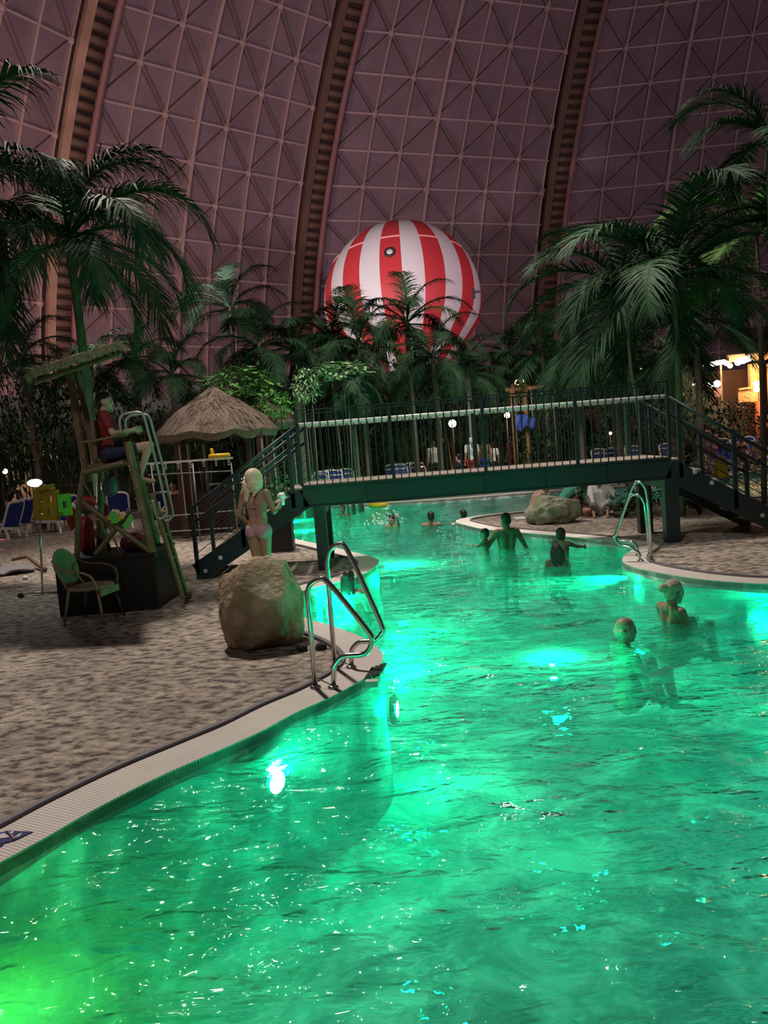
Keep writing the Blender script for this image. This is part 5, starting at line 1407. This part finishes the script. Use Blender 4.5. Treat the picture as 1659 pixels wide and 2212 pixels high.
for px0, px1 in ((1146, 1153), (1169, 1174)):
    b = B(); b.tube([A(px0, 838, SYY - .2), A(px1, 932, SYY - .2)], .018, 6); b.build('rope', M_RACKD, t, True)

# ================================================================== restaurant
M_ORW = mat('lit_ochre_wood', (.55, .30, .13), .6, var=.35, scale=3); M_DKW = mat('dark_wood', (.06, .03, .02), .6, var=.3)
M_CARV = mat('carved_panel', (.50, .29, .14), .6, var=.5, scale=9, bump=1.0, bscale=14); M_TERR = mat('terracotta', (.40, .09, .04), .6, var=.15)
QY = 33.0
rt = thing('restaurant_hut', 'warmly lit wooden restaurant hut behind the stair rail', 'building', A(1640, 930, QY))
def qx(px): return A(px, 850, QY).x
def qz(py, px=1640): return A(px, py, QY).z
b = B(); b.box((qx(1640), QY + 1.6, qz(790) / 2), (3.2, .1, qz(790))); b.build('back_wall', M_DKW, rt)
b = B(); b.box((qx(1627), QY, (qz(785) + qz(868)) / 2), (.30, .22, qz(785) - qz(868))); b.build('carved_column', M_CARV, rt)
b = B(); b.tube([(qx(1642), QY - .1, 0), (qx(1640), QY - .1, qz(788))], .10, 10); b.build('round_post', M_ORW, rt, True)
b = B(); b.tube([(qx(1662), QY - .1, 0), (qx(1660), QY - .1, qz(788))], .09, 10); b.build('round_post', M_ORW, rt, True)
b = B(); b.beam((qx(1570), QY - .2, qz(772)), (qx(1720), QY - .2, qz(772)), .25, .25); b.build('roof_beam', M_ORW, rt)
b = B(); b.add([(qx(1560), QY - .6, qz(768)), (qx(1740), QY - .6, qz(768)), (qx(1740), QY + 2.2, qz(700)), (qx(1600), QY + 2.2, qz(700))] + [(qx(1560), QY - .6, qz(764)), (qx(1740), QY - .6, qz(764)), (qx(1740), QY + 2.2, qz(694)), (qx(1600), QY + 2.2, qz(694))],
    [(0, 3, 2, 1), (4, 5, 6, 7), (0, 1, 5, 4), (1, 2, 6, 5), (2, 3, 7, 6), (3, 0, 4, 7)]); b.build('roof', M_THATCH, rt)
b = B(); b.beam((qx(1588), QY - .3, qz(838)), (qx(1624), QY - .3, qz(836)), .10, .08); b.build('balustrade_rail', M_ORW, rt)
b = B(); b.box(((qx(1588) + qx(1624)) / 2, QY - .25, (qz(842) + qz(866)) / 2), (qx(1624) - qx(1588), .06, qz(842) - qz(866))); b.build('carved_panel', M_CARV, rt)
b = B(); b.lathe([(.17, 0), (.22, .3), (.20, qz(866))], (qx(1630), QY - .45, 0), 18); b.build('jar_column', M_TERR, rt, True)
for z_, h_ in ((qz(902), .10), (qz(918), .14), (.15, .3)):
    b = B(); b.box((qx(1660), QY - 1.0, z_), (1.6, .9, h_)); b.build('step', M_ORW if z_ > .3 else M_DKW, rt)
M_WARM = mat('warm_bulb', (1, 1, 1), .3, var=0, emit=(1, .72, .42), estr=26)
M_WARM2 = mat('soft_lantern', (1, .9, .7), .4, var=0, emit=(1, .62, .30), estr=5)
for py in (829, 841):
    b = B(); b.sphere((qx(1626), QY - .35, qz(py)), .13, 14, 10); b.build('lantern', M_WARM2, rt, True)
lamp('restaurant_light', 'POINT', (qx(1600), QY - .9, qz(790)), 260, (1, .50, .22), .2)
lamp('restaurant_light', 'POINT', (qx(1648), QY - .8, qz(850)), 110, (1, .48, .2), .2)
ls = thing('light_cluster', 'row of glowing warm bulbs strung under the palms by the restaurant', 'lights', A(1565, 785, 31))
pts_ = [(1384, 797), (1392, 803), (1502, 791), (1516, 787), (1540, 786), (1549, 784), (1556, 783), (1563, 782), (1570, 785), (1577, 790)]
b = B(); b.tube(smoothline([A(px, py - 4, 31) for px, py in pts_], 3), .012, 5); b.build('wire', M_BLACK, ls, True)
for i, (px, py) in enumerate(pts_):
    b = B(); b.sphere(A(px, py, 31), (.045 if i < 3 else .10), 12, 8); b.build('bulb', M_WARM, ls, True)
b = B(); b.tube([V((A(1558, 785, 31).x, 31.05, 0)), A(1558, 782, 31) + V((0, .05, 0))], .035, 8); b.build('pole', M_ORW, ls, True)
l2_ = thing('light_cluster', 'cluster of white bulbs beside the carved column under the roof', 'lights', A(1606, 779, 32))
for i, (px, py) in enumerate(((1594, 783), (1600, 780), (1606, 779), (1612, 776), (1618, 774))):
    b = B(); b.sphere(A(px, py, 32), .125, 12, 8); b.build('bulb', M_WARM, l2_, True)
b = B(); b.beam(A(1588, 781, 32.15), A(1624, 768, 32.15), .05, .05); b.build('bar', M_ORW, l2_)
M_COOL = mat('white_bulb', (1, 1, 1), .3, var=0, emit=(.95, .97, 1), estr=16)
l3_ = thing('light_cluster', 'group of cool white bulbs above the pink lantern', 'lights', A(1545, 835, 31))
for px, py, r_ in ((1499, 831, .05), (1507, 832, .045), (1533, 828, .07), (1538, 835, .05), (1549, 829, .14), (1529, 831, .035)):
    b = B(); b.sphere(A(px, py, 30.5), r_, 12, 8); b.build('bulb', M_COOL, l3_, True)
b = B(); b.tube([A(1496, 834, 30.55), A(1540, 836, 30.55), V((A(1550, 830, 30.55).x, 30.55, 0)) + V((0, 0, A(1550, 829, 30.55).z - .1))], .015, 6); b.tube([A(1550, 832, 30.55), V((A(1550, 830, 30.55).x, 30.55, 0))], .03, 6); b.build('stand', M_BLACK, l3_, True)
b = B(); b.lathe([(.10, -.2), (.13, .0), (.11, .12)], A(1550, 846, 30.3), 14); tag(b.build('pink_lantern', mat('pink_lantern', (.8, .4, .3), .6, var=.05, emit=(1, .35, .22), estr=.8), None, True), 'pink lantern body below the cool white bulbs', 'lantern')
l4_ = thing('light_cluster', 'faint row of warm lamps behind the timber frame', 'lights', A(1140, 825, 33))
for px, py, r_ in ((1118, 826, .13), (1128, 824, .09), (1160, 822, .06), (1172, 821, .07), (1185, 820, .06), (1312, 832, .10), (1304, 838, .06), (1316, 826, .05), (1215, 833, .06), (1313, 851, .07), (1317, 875, .06)):
    b = B(); b.sphere(A(px, py, 33), r_, 10, 7); b.build('bulb', M_WARM2 if r_ > .08 else M_COOL, l4_, True)
b = B(); b.tube(smoothline([A(px, py, 33.1) for px, py in ((1110, 822), (1160, 818), (1215, 826), (1312, 824), (1330, 830))], 3), .012, 5); b.build('wire', M_BLACK, l4_, True)
for px in (1110, 1330):
    b = B(); q = A(px, 824, 33.1); b.tube([q, V((q.x, q.y, 0))], .03, 6); b.build('pole', M_DKW, l4_, True)
lamp('terrace_light', 'POINT', A(1140, 828, 32), 60, (1, .7, .45), .2)

# rock face at the far side, lit by warm lamps
boulder('rock_face', A(68, 1040, 27.5) * 1.0 - V((0, 0, A(68, 1040, 27.5).z)), (1.0, .5, .75), stone_mat('pink_rock', (.30, .19, .14), (.50, .34, .27), (.62, .45, .36), 1.5), 'pinkish lit rock face behind the stand lamp', 12.0, .16)
lamp('rock_light', 'POINT', A(95, 1000, 26.2), 26, (1, .62, .36), .15)
lamp('rock_light', 'POINT', A(40, 1030, 26.0), 12, (1, .66, .42), .15)

# ================================================================== balloon
M_BRED = mat('balloon_red', (.62, .045, .05), .55, var=.06, scale=.5); M_BWHT = mat('balloon_white', (.76, .73, .70), .55, var=.04, scale=.5)
M_SEAM = mat('seam_tape', (.85, .45, .40), .6, var=0); M_DKG = mat('dark_grey', (.04, .035, .035), .6)
BY = 70.0
bc_ = A(870, 655, BY); R_B = 166 * BY / FPX * 1.0
t = thing('striped_balloon', 'huge red and white striped balloon floating before the dome', 'balloon', bc_)
prof = []
for i in range(41):
    a_ = PI * i / 40      # from the top
    z = math.cos(a_); r_ = math.sin(a_)
    if a_ > 1.9:
        f = (a_ - 1.9) / (PI - 1.9); zz = math.cos(1.9) - f * 1.02; r2 = math.sin(1.9) * (1 - f) ** 1.05 * (1 + .25 * f) + .05 * f
        z, r_ = zz, r2
    prof.append((max(r_, .0) * R_B, z * R_B))
prof = prof[::-1]
RT = Matrix.Rotation(rad(1), 3, 'Y') @ Matrix.Rotation(rad(-10), 3, 'X')
NS, SUBN = 24, 4
eb = B(); NT = NS * SUBN
for (r_, z) in prof:
    for j in range(NT):
        a_ = 2 * PI * j / NT + rad(-106.5); eb.v.append(bc_ + RT @ V((r_ * math.cos(a_), r_ * math.sin(a_), z)))
for i in range(len(prof) - 1):
    for j in range(NT):
        eb.f.append([i * NT + j, i * NT + (j + 1) % NT, (i + 1) * NT + (j + 1) % NT, (i + 1) * NT + j]); eb.m.append((j // SUBN) % 2)
eb.build('envelope', [M_BRED, M_BWHT], t, True)
for k in range(NS):
    if k % 2 == 0:
        b = B()
        pts = []
        for j in range(SUBN + 1):
            a_ = 2 * PI * (k + j / SUBN) / NS + rad(-106.5); el_ = rad(30); pts.append(bc_ + RT @ V((R_B * 1.003 * math.cos(el_) * math.cos(a_), R_B * 1.003 * math.cos(el_) * math.sin(a_), R_B * 1.003 * math.sin(el_))))
        b.tube(pts, .06, 5); b.build('load_seam', M_SEAM, t)
def on_balloon(px, py):
    d = ray(px, py).normalized(); oc = CAM - bc_; bb = oc.dot(d); cc = oc.dot(oc) - R_B * R_B; h = bb * bb - cc
    return CAM + d * (-bb - math.sqrt(max(h, 0)))
p = on_balloon(842, 545); n_ = (p - bc_).normalized(); Q = n_.to_track_quat('Z', 'Y').to_matrix()
b = B(); b.lathe([(.47, -.05), (.47, .07), (.38, .09)], p, 24, Q); b.build('hatch_rim', M_DKG, t, True)
b = B(); b.lathe([(.001, .10), (.38, .085), (.38, 0)], p, 24, Q); b.build('hatch_disc', M_BWHT, t, True)
p = on_balloon(1022, 634); b = B(); b.box(p, (.3, .3, .8)); b.box(p + V((.3, -.1, .1)), (.7, .15, .15)); b.build('sensor_box', M_DKG, t)
nk = bc_ + RT @ V((0, 0, prof[0][1]))
b = B(); b.lathe([(.9, -.5), (.9, 0), (.6, .1)], nk, 20, RT); b.build('neck_ring', M_DKG, t, True)
b = B(); b.tube([nk, V((nk.x, nk.y, 0))], .06, 6); b.build('tether', M_DKG, t)
# ================================================================== palms
def leaf_mat(name, c1, c2, rough=0.58, rnd_=.25):
    m, N, L, b = node_mat(name)
    tc = N.new('ShaderNodeTexCoord'); n = N.new('ShaderNodeTexNoise'); n.inputs['Scale'].default_value = 2.5; L.new(tc.outputs['Object'], n.inputs['Vector'])
    r = ramp(N, [(.35, c1), (.65, c2)]); L.new(n.outputs['Fac'], r.inputs[0])
    oi = N.new('ShaderNodeObjectInfo'); hs = N.new('ShaderNodeHueSaturation'); mr = N.new('ShaderNodeMapRange'); mr.inputs[3].default_value = 1 - rnd_; mr.inputs[4].default_value = 1 + rnd_
    L.new(oi.outputs['Random'], mr.inputs[0]); L.new(mr.outputs[0], hs.inputs['Value']); L.new(r.outputs[0], hs.inputs['Color']); L.new(hs.outputs[0], b.inputs['Base Color'])
    b.inputs['Roughness'].default_value = rough
    b.inputs['Specular IOR Level'].default_value = .18
    return m
M_FROND = leaf_mat('palm_leaf', (.016, .048, .024), (.038, .098, .044))
M_FRONDB = leaf_mat('bright_palm_leaf', (.05, .15, .03), (.10, .24, .05))
M_RACH = mat('palm_stem', (.07, .12, .04), .5, var=.2)
M_TRUNK = mat('palm_trunk', (.15, .115, .085), .8, var=.4, scale=5, bump=.7, bscale=18)
M_TRUNKG = mat('green_palm_trunk', (.10, .16, .08), .6, var=.35, scale=4, bump=.3)
M_LEAF = leaf_mat('shrub_leaf', (.022, .055, .018), (.06, .125, .035), .4)
M_LEAFD = leaf_mat('dark_shrub_leaf', (.012, .030, .014), (.03, .065, .025), .45)
M_LEAFP = leaf_mat('pale_shrub_leaf', (.20, .36, .17), (.38, .55, .30), .45, .1)
M_LEAFG = leaf_mat('bright_shrub_leaf', (.07, .20, .05), (.16, .34, .09), .4, .15)
FROND = {}
def frond_mesh(kind, elev, droop, seed, m, nl=62, ll=.32, hang=.45, wid=.0145):
    """unit-length frond along +X; returns mesh data"""
    key = (kind, elev, droop, seed, hang)
    if key in FROND: return FROND[key]
    rs = random.Random(seed); b = B()
    pts = []; p = V((0, 0, 0)); n = 22
    for i in range(n + 1):
        t = i / n; e = rad(elev - droop * t ** 1.5)
        pts.append(p.copy()); p = p + V((math.cos(e), 0, math.sin(e))) / n
    b.tube(pts, [.013 * (1 - .85 * i / n) for i in range(n + 1)], 5)
    for i in range(nl):
        t = .13 + .87 * (i + .5) / nl
        f = t * n; k = min(int(f), n - 1); q = pts[k].lerp(pts[k + 1], f - k); tg = (pts[k + 1] - pts[k]).normalized(); up = V((-tg.z, 0, tg.x))
        L_ = ll * (math.sin(PI * min(1, .12 + .85 * t)) ** .6) * rs.uniform(.88, 1.1) * (1.0 if t < .93 else .8)
        for s in (-1, 1):
            sw_ = .5 + .5 * t + rs.uniform(-.16, .16)
            d0 = (V((0, s, 0)) * math.cos(sw_) + tg * math.sin(sw_) + up * rs.uniform(.1, .3)).normalized()
            w = wid * (.7 + .5 * math.sin(PI * t)); a = q; prev = []; hv = rs.uniform(.7, 1.35)
            sd = (tg - d0 * tg.dot(d0)).normalized()
            for c in range(4):
                u = c / 3; g = hang * hv * (.5 + .5 * t) * u * u
                pos = q + d0 * (L_ * u * (1 - .25 * g)) + V((0, 0, -L_ * g * .9))
                ww = w * (1 - u) ** .7 * .5 if u else w * .35
                prev.append((pos - sd * ww, pos + sd * ww))
            vs = []
            for x, y in prev[:3]: vs += [x, y]
            vs.append((prev[3][0] + prev[3][1]) / 2)
            b.add(vs, [(0, 1, 3, 2), (2, 3, 5, 4), (4, 5, 6)])
    me = bpy.data.meshes.new('frond'); me.from_pydata([tuple(v) for v in b.v], [], b.f); me.materials.append(m); me.update()
    FROND[key] = me; return me
def palm(px, py, Y, flen, label, nf=14, kind='areca', m=None, trunk_r=.07, base=None, seed=0, extra=(), tm=None, low=1.0, hang=.45, group='palms standing round the pool', elo=-25, ehi=78, dk=1.0):
    rs = random.Random(seed * 17 + 3); m = m or M_FROND
    c = A(px, py, Y); g = V((c.x, c.y, 0)) if base is None else flat(G(*base)) if not isinstance(base, Vector) else base
    t = thing('palm_tree', label, 'palm', g, group)
    b = B(); mid = g.lerp(c, .5) + V((rs.uniform(-.1, .1), 0, 0)); pts = bez(g, mid, c, 10)
    P_, R_ = [], []
    for i, q in enumerate(pts): P_.append(q); R_.append(trunk_r * (1.15 - .3 * i / 10) * (1.06 if i % 2 else 1))
    P_.append(c + V((0, 0, .18))); R_.append(trunk_r * .5)
    b.tube(P_, R_, 10); b.build('trunk', tm or M_TRUNK, t, True)
    ga = 137.5
    fr = []
    for i in range(nf):
        e = ehi - (ehi - elo) * ((i + .3) / nf) ** .8
        fr.append((i * ga + rs.uniform(-14, 14), e + rs.uniform(-6, 6), rs.uniform(.86, 1.1)))
    for a_, e, s_ in extra: fr.append((a_, e, s_))
    for a_, e, s_ in fr:
        ek = int(round(e / 15.0)) * 15; dr = int(dk * (108 if ek > 50 else 105 if ek > 0 else 70))
        me = frond_mesh(kind + m.name, ek, dr, (ek // 15) % 3 + seed % 2, m, hang=hang)
        o = bpy.data.objects.new('frond', me); COL.objects.link(o); o.parent = t
        o.location = c - g + V((0, 0, .10 * (e / 80))); o.rotation_euler = (rad(rs.uniform(-8, 8)), 0, rad(a_)); L_ = flen * s_; o.scale = (L_, L_, L_)
    return t
palm(148, 520, 13.0, 2.6, 'big feathered palm whose trunk rises behind the lifeguard tower', 14, seed=1, dk=1.3, trunk_r=.075, tm=M_TRUNKG, hang=.75, extra=((0, 40, 1.15), (-8, 12, 1.1), (6, 72, .95), (180, 30, 1.0)))
palm(-135, 430, 12.5, 2.9, 'dark palm cut by the picture edge above the rock face', 12, seed=2, hang=.8, extra=((0, 30, 1.0), (10, 5, .9)))
palm(1452, 595, 15.0, 2.9, 'tall palm with spreading crown behind the corner of the bridge', 15, seed=3, trunk_r=.06, tm=M_TRUNKG, m=M_FROND, extra=((180, 42, 1.05), (200, 20, 1.0), (0, 60, .9), (-10, 45, 1.0)))
palm(1342, 622, 16.5, 2.7, 'palm with arching fronds nearest the striped balloon side of the pale handrail', 13, seed=4, trunk_r=.055, tm=M_TRUNKG, extra=((180, 35, 1.05), (170, 15, 1.0), (0, 65, .9)))
palm(1664, 300, 14.0, 2.0, 'tallest palm at the picture edge with its crown before the dome', 10, seed=5, trunk_r=.085, tm=M_TRUNKG, extra=((182, 62, .95), (190, 25, .9)))
palm(1632, 500, 16.0, 2.3, 'bright green palm between the tallest palm and the spreading one', 13, seed=6, m=M_FRONDB, trunk_r=.05, extra=((180, 50, 1.0), (150, 70, .9)))
b = B(); b.tube(smoothline([A(1356, 690, 14.2), A(1362, 790, 14.2), A(1376, 880, 14.1), V((A(1384, 960, 14.0).x + .02, 14.0, 1.0)), V((A(1390, 960, 14.0).x + .08, 14.0, 0))], 4), .03, 8)
tag(b.build('bare_stem', M_TRUNKG, None, True), 'slender leaning green stem rising behind the bridge railing', 'stem')
mids = [
 (497, 668, 30, 2.5, 'thin feathery palm standing out against the dome beside the thatched hut', 11, M_FROND),
 (560, 748, 26, 2.5, 'dark palm between the feathery one and the steel arch foot', 13, M_FROND),
 (642, 764, 27, 2.5, 'dark palm at the foot of the steel arch by the balloon', 13, M_FROND),
 (716, 735, 28, 2.6, 'palm overlapping the lower edge of the balloon at its tower side', 13, M_FROND),
 (776, 748, 26, 2.4, 'palm with one upright frond against the red balloon stripe', 12, M_FROND),
 (880, 700, 27, 2.4, 'palm with curled upright fronds against the middle of the balloon', 12, M_FROND),
 (935, 768, 25.5, 2.2, 'palm below the balloon neck', 13, M_FROND),
 (1010, 806, 27, 2.2, 'low palm between the balloon neck and the timber frame', 12, M_FROND),
 (1098, 768, 29, 2.3, 'palm rising behind the timber frame', 12, M_FROND),
 (1172, 770, 28, 2.3, 'palm behind the light row near the spreading crowns', 12, M_FROND),
 (372, 812, 24, 1.9, 'drooping dark palm beside the tall thatched roof', 14, M_FROND),
 (292, 772, 27, 2.2, 'dark palm behind the lifeguard roof tip', 13, M_FROND),
 (205, 790, 28, 2.2, 'dark palm behind the roof of the lifeguard tower', 12, M_FROND),
 (50, 770, 24, 2.2, 'dark palm over the rock face', 12, M_FROND),
 (1246, 738, 23, 2.4, 'palm in the shade below the arching crowns', 13, M_FROND),
 (1500, 690, 22, 2.6, 'palm hanging over the bulb row by the restaurant', 13, M_FROND),
 (1700, 640, 23, 2.5, 'palm rising over the restaurant roof', 12, M_FROND),
 (1450, 770, 24, 2.3, 'low palm behind the tall spreading crown', 13, M_FROND),
 (1330, 790, 25, 2.2, 'low palm behind the slender leaning stem', 12, M_FROND),
]
for i, (px, py, Y, fl, lb, nf, m) in enumerate(mids):
    ex = ()
    if px == 776: ex = ((95, 88, 1.35),)
    if px == 880: ex = ((100, 86, 1.2), (0, 50, 1.1), (180, 40, 1.05))
    if px == 497: ex = ((80, 88, 1.1), (0, 50, 1.0), (180, 48, 1.0))
    palm(px, py, Y, fl, lb, nf, seed=i + 8, m=m, trunk_r=.09, extra=ex, hang=.6)
palm(757, 815, 21.5, 1.35, 'small drooping palm under the pale leaves', 16, seed=40, trunk_r=.07, m=M_FROND, hang=.8, elo=-60, ehi=30)

# ================================================================== shrubs
LEAFM = {}
def leafcloud(kind, seed, m, n, size, aspect=.45, droop=.3, shell=.55):
    key = (kind, seed)
    if key in LEAFM: return LEAFM[key]
    rs = random.Random(seed); b = B()
    for i in range(n):
        d = V((rs.gauss(0, 1), rs.gauss(0, 1), rs.gauss(0, 1))).normalized()
        r_ = (shell + (1 - shell) * rs.random()) * (1 + .22 * noise.noise(d * 2.2 + V((seed * 3.1, 0, 0))))
        p = V((d.x * r_, d.y * r_, d.z * r_))
        ax = (d * .6 + V((rs.uniform(-1, 1), rs.uniform(-1, 1), rs.uniform(-1, .6) - droop))).normalized()
        sd = ax.cross(V((rs.uniform(-.4, .4), rs.uniform(-.4, .4), 1))).normalized(); nr = sd.cross(ax); L_ = size * rs.uniform(.7, 1.25); w = L_ * aspect * .5
        b.add([p, p + ax * L_ * .4 + sd * w - nr * w * .25, p + ax * L_ * .42, p + ax * L_ * .4 - sd * w - nr * w * .25, p + ax * L_ * .75 + sd * w * .6 - nr * L_ * .08, p + ax * L_ * .75 - nr * L_ * .06, p + ax * L_ * .75 - sd * w * .6 - nr * L_ * .08, p + ax * L_ - nr * L_ * .16],
              [(0, 2, 1), (0, 3, 2), (1, 2, 5, 4), (2, 3, 6, 5), (4, 5, 7), (5, 6, 7)])
    me = bpy.data.meshes.new('foliage'); me.from_pydata([tuple(v) for v in b.v], [], b.f); me.materials.append(m); me.update()
    LEAFM[key] = me; return me
def shrub(px, py, Y, r, label, kind='d', seed=0, group='shrubs filling the greenery behind the pool', c=None, n=620, size=.17):
    c = A(px, py, Y) if c is None else c
    m = {'d': M_LEAFD, 'm': M_LEAF, 'g': M_LEAFG, 'p': M_LEAFP}[kind]
    t = thing('shrub', label, 'shrub', V((c.x, c.y, 0)), group)
    me = leafcloud(kind + str(n), seed % 3, m, n, size, .42)
    o = bpy.data.objects.new('foliage', me); COL.objects.link(o); o.parent = t; o.location = (0, 0, c.z); o.scale = r; o.rotation_euler = (0, 0, seed * 1.3)
    b = B()
    for k in range(3):
        a_ = 2.1 * k + seed; b.tube([V((c.x + .1 * math.cos(a_), c.y + .1 * math.sin(a_), 0)), V((c.x + r[0] * .35 * math.cos(a_), c.y + r[1] * .35 * math.sin(a_), max(.1, c.z)))], [.03, .012], 6)
    b.build('stem', M_TRUNK, t, True)
    return t
hedge = [
 (430, 905, 27, 'shrub seen under the tall thatched roof'), (510, 930, 27, 'shrub behind the yellow ring'), (585, 960, 26.8, 'shrub over the warm low lamp'),
 (650, 935, 28, 'shrub behind the top of the bridge stairs'), (715, 925, 28.2, 'shrub behind the first bridge balusters'), (780, 905, 28.4, 'shrub under the small drooping palm'),
 (845, 900, 28.2, 'shrub behind the orange cone'), (910, 885, 28.6, 'shrub behind the man in beige'), (975, 880, 28.4, 'shrub around the bluish floodlight'),
 (1045, 880, 28.8, 'shrub behind the white shirted man'), (1180, 900, 28.6, 'shrub next to the blue hammock'), (1215, 940, 28.2, 'shrub below the hooded booth at its hammock side'),
 (1290, 900, 28.6, 'shrub beside the hooded booth towards the leaning stem'), (1345, 910, 28.0, 'shrub behind the slender leaning stem'), (1410, 895, 28.2, 'shrub behind the corner of the railing'),
 (1475, 890, 27.8, 'shrub behind the sun hat woman'), (1545, 930, 27.6, 'shrub in front of the restaurant steps'), (1590, 922, 29.0, 'shrub below the balustrade of the restaurant'),
 (330, 960, 25, 'shrub behind the tube rails of the tower'), (250, 930, 24, 'shrub behind the lifeguard'), (160, 930, 24.5, 'shrub between lifeguard tower and rock face'),
 (60, 930, 25.5, 'shrub above the rock face'), (-5, 1000, 24, 'shrub at the edge beyond the blue loungers'), (20, 850, 26.5, 'shrub high under the edge palm'), (120, 850, 26, 'shrub under the thatched tower roof'),
 (1120, 850, 29.5, 'shrub above the timber crossbar'), (880, 830, 29, 'shrub under the curled palm'), (690, 850, 29, 'shrub beside the pale leaf plant'), (1010, 850, 29.3, 'shrub under the balloon neck palm'),
 (1400, 810, 27, 'shrub between the low palms'), (1245, 830, 27.5, 'shrub under the arching crowns'), (560, 850, 29.5, 'shrub behind both thatched roofs'),
]
for i, (px, py, Y, lb) in enumerate(hedge):
    c = A(px, py, Y); rz = max(.9, min(1.5, c.z * .8))
    shrub(px, py, Y, (1.25, .9, rz), lb, 'm' if i % 3 == 0 else 'd', i)
    if c.z > 2.1: pass
low = [(640, 1000, 26.5), (760, 1000, 27.6), (850, 985, 27.8), (1150, 975, 27.6), (1240, 975, 27.4), (1290, 985, 27), (1420, 965, 27), (560, 1040, 22.5)]
for i, (px, py, Y) in enumerate(low):
    shrub(px, py, Y, (1.0, .6, .85), ('low shrub beside the first blue loungers', 'low shrub behind the dark chair by the cone', 'low shrub behind the second lounger group', 'low shrub under the blue hammock', 'low shrub under the hooded booth',
          'low shrub beside the salmon towel', 'low shrub behind the bridge corner post', 'low shrub between the hut and the bridge stairs')[i], 'm', i + 40)
shrub(520, 822, 20.3, (1.05, .7, .42), 'glossy drooping leaf plant lying over the tall thatched roof', 'g', 3, n=300, size=.32)
shrub(590, 872, 20.0, (.55, .5, .38), 'glossy leaf plant between the two thatched roofs', 'g', 4, n=300, size=.32)
t_ = shrub(735, 800, 20.8, (.75, .5, .26), 'pale green rosette leaves crowning a bare stump above the small palm', 'p', 5, n=300, size=.34)
shrub(662, 832, 20.6, (.38, .35, .50), 'pale green leaves climbing the stump beside the lower thatched roof', 'p', 6, n=300, size=.34)
q = A(650, 900, 20.9); b = B(); b.tube(smoothline([V((q.x, q.y, 0)), q, A(640, 830, 20.9)], 4), [.14] * 8 + [.10], 10) ; tag(b.build('tree_stump', M_TRUNK, None, True), 'bare brown trunk under the pale climbing leaves', 'trunk')
lamp('plant_light', 'SPOT', A(690, 760, 17.5) + V((0, 0, 3.5)), 420, (.95, 1, .9), .2, A(690, 840, 20.8), 42, .8)
lamp('plant_light', 'SPOT', A(500, 790, 17.5) + V((0, 0, 3)), 170, (1, .95, .8), .2, A(520, 830, 20.3), 45, .8)
# plants on the peninsula and by the stairs
def stalk_plant(px, py, label, n, h, m, seed, spread=.35, dy=.15):
    g = flat(G(px, py)) + V((0, dy, 0)); t = thing('leafy_plant', label, 'plant', g, 'plants on the peninsula'); rs = random.Random(seed)
    b, l = B(), B()
    for k in range(n):
        a_ = rs.random() * 2 * PI; d = V((math.cos(a_), math.sin(a_), 0)) * rs.uniform(.2, 1) * spread; hh = h * rs.uniform(.6, 1.1)
        pts = bez(g, g + d * .3 + V((0, 0, hh * .7)), g + d + V((0, 0, hh)), 5); b.tube(pts, [.012, .01, .009, .008, .006, .004], 5)
        for i in range(2, 6):
            for s in range(3):
                ax = (d.normalized() * .4 + V((rs.uniform(-1, 1), rs.uniform(-1, 1), rs.uniform(-.3, .6)))).normalized(); sd = ax.cross(V((0, 0, 1))).normalized(); L_ = rs.uniform(.10, .2); w = L_ * .22; p = pts[i]
                l.add([p, p + ax * L_ * .5 + sd * w, p + ax * L_ * .5 - sd * w, p + ax * L_ - V((0, 0, L_ * .2))], [(0, 2, 1), (1, 2, 3)])
    b.build('stem', M_RACH, t, True); l.build('leaves', m, t)
stalk_plant(1262, 1118, 'thin plant with yellowish stalk beside the mossy boulder', 5, .62, M_LEAF, 1, .10)
stalk_plant(1415, 1122, 'dark bushy plant around the peninsula ladder top', 22, .62, M_LEAFD, 2, .55, .6)
stalk_plant(1360, 1118, 'low creeping plant in front of the robed man', 16, .3, M_LEAF, 3, .55, .3)
stalk_plant(1490, 1115, 'green bushy plant under the bridge stairs', 24, .62, M_LEAFG, 4, .6, .4)
stalk_plant(1535, 1118, 'dark plant under the bridge stairs farther along', 22, .5, M_LEAFD, 5, .6, .5)
stalk_plant(1190, 1128, 'small grassy tuft at the foot of the mossy boulder', 8, .2, M_LEAF, 6, .25, .0)
shrub(540, 1062, 20.5, (.75, .5, .45), 'broad leaf plant beside the rack behind the stair rail', 'g', 2, n=300, size=.32)
shrub(600, 1075, 17.5, (.6, .5, .5), 'green leaf plant behind the blonde woman', 'm', 7, n=300, size=.32)
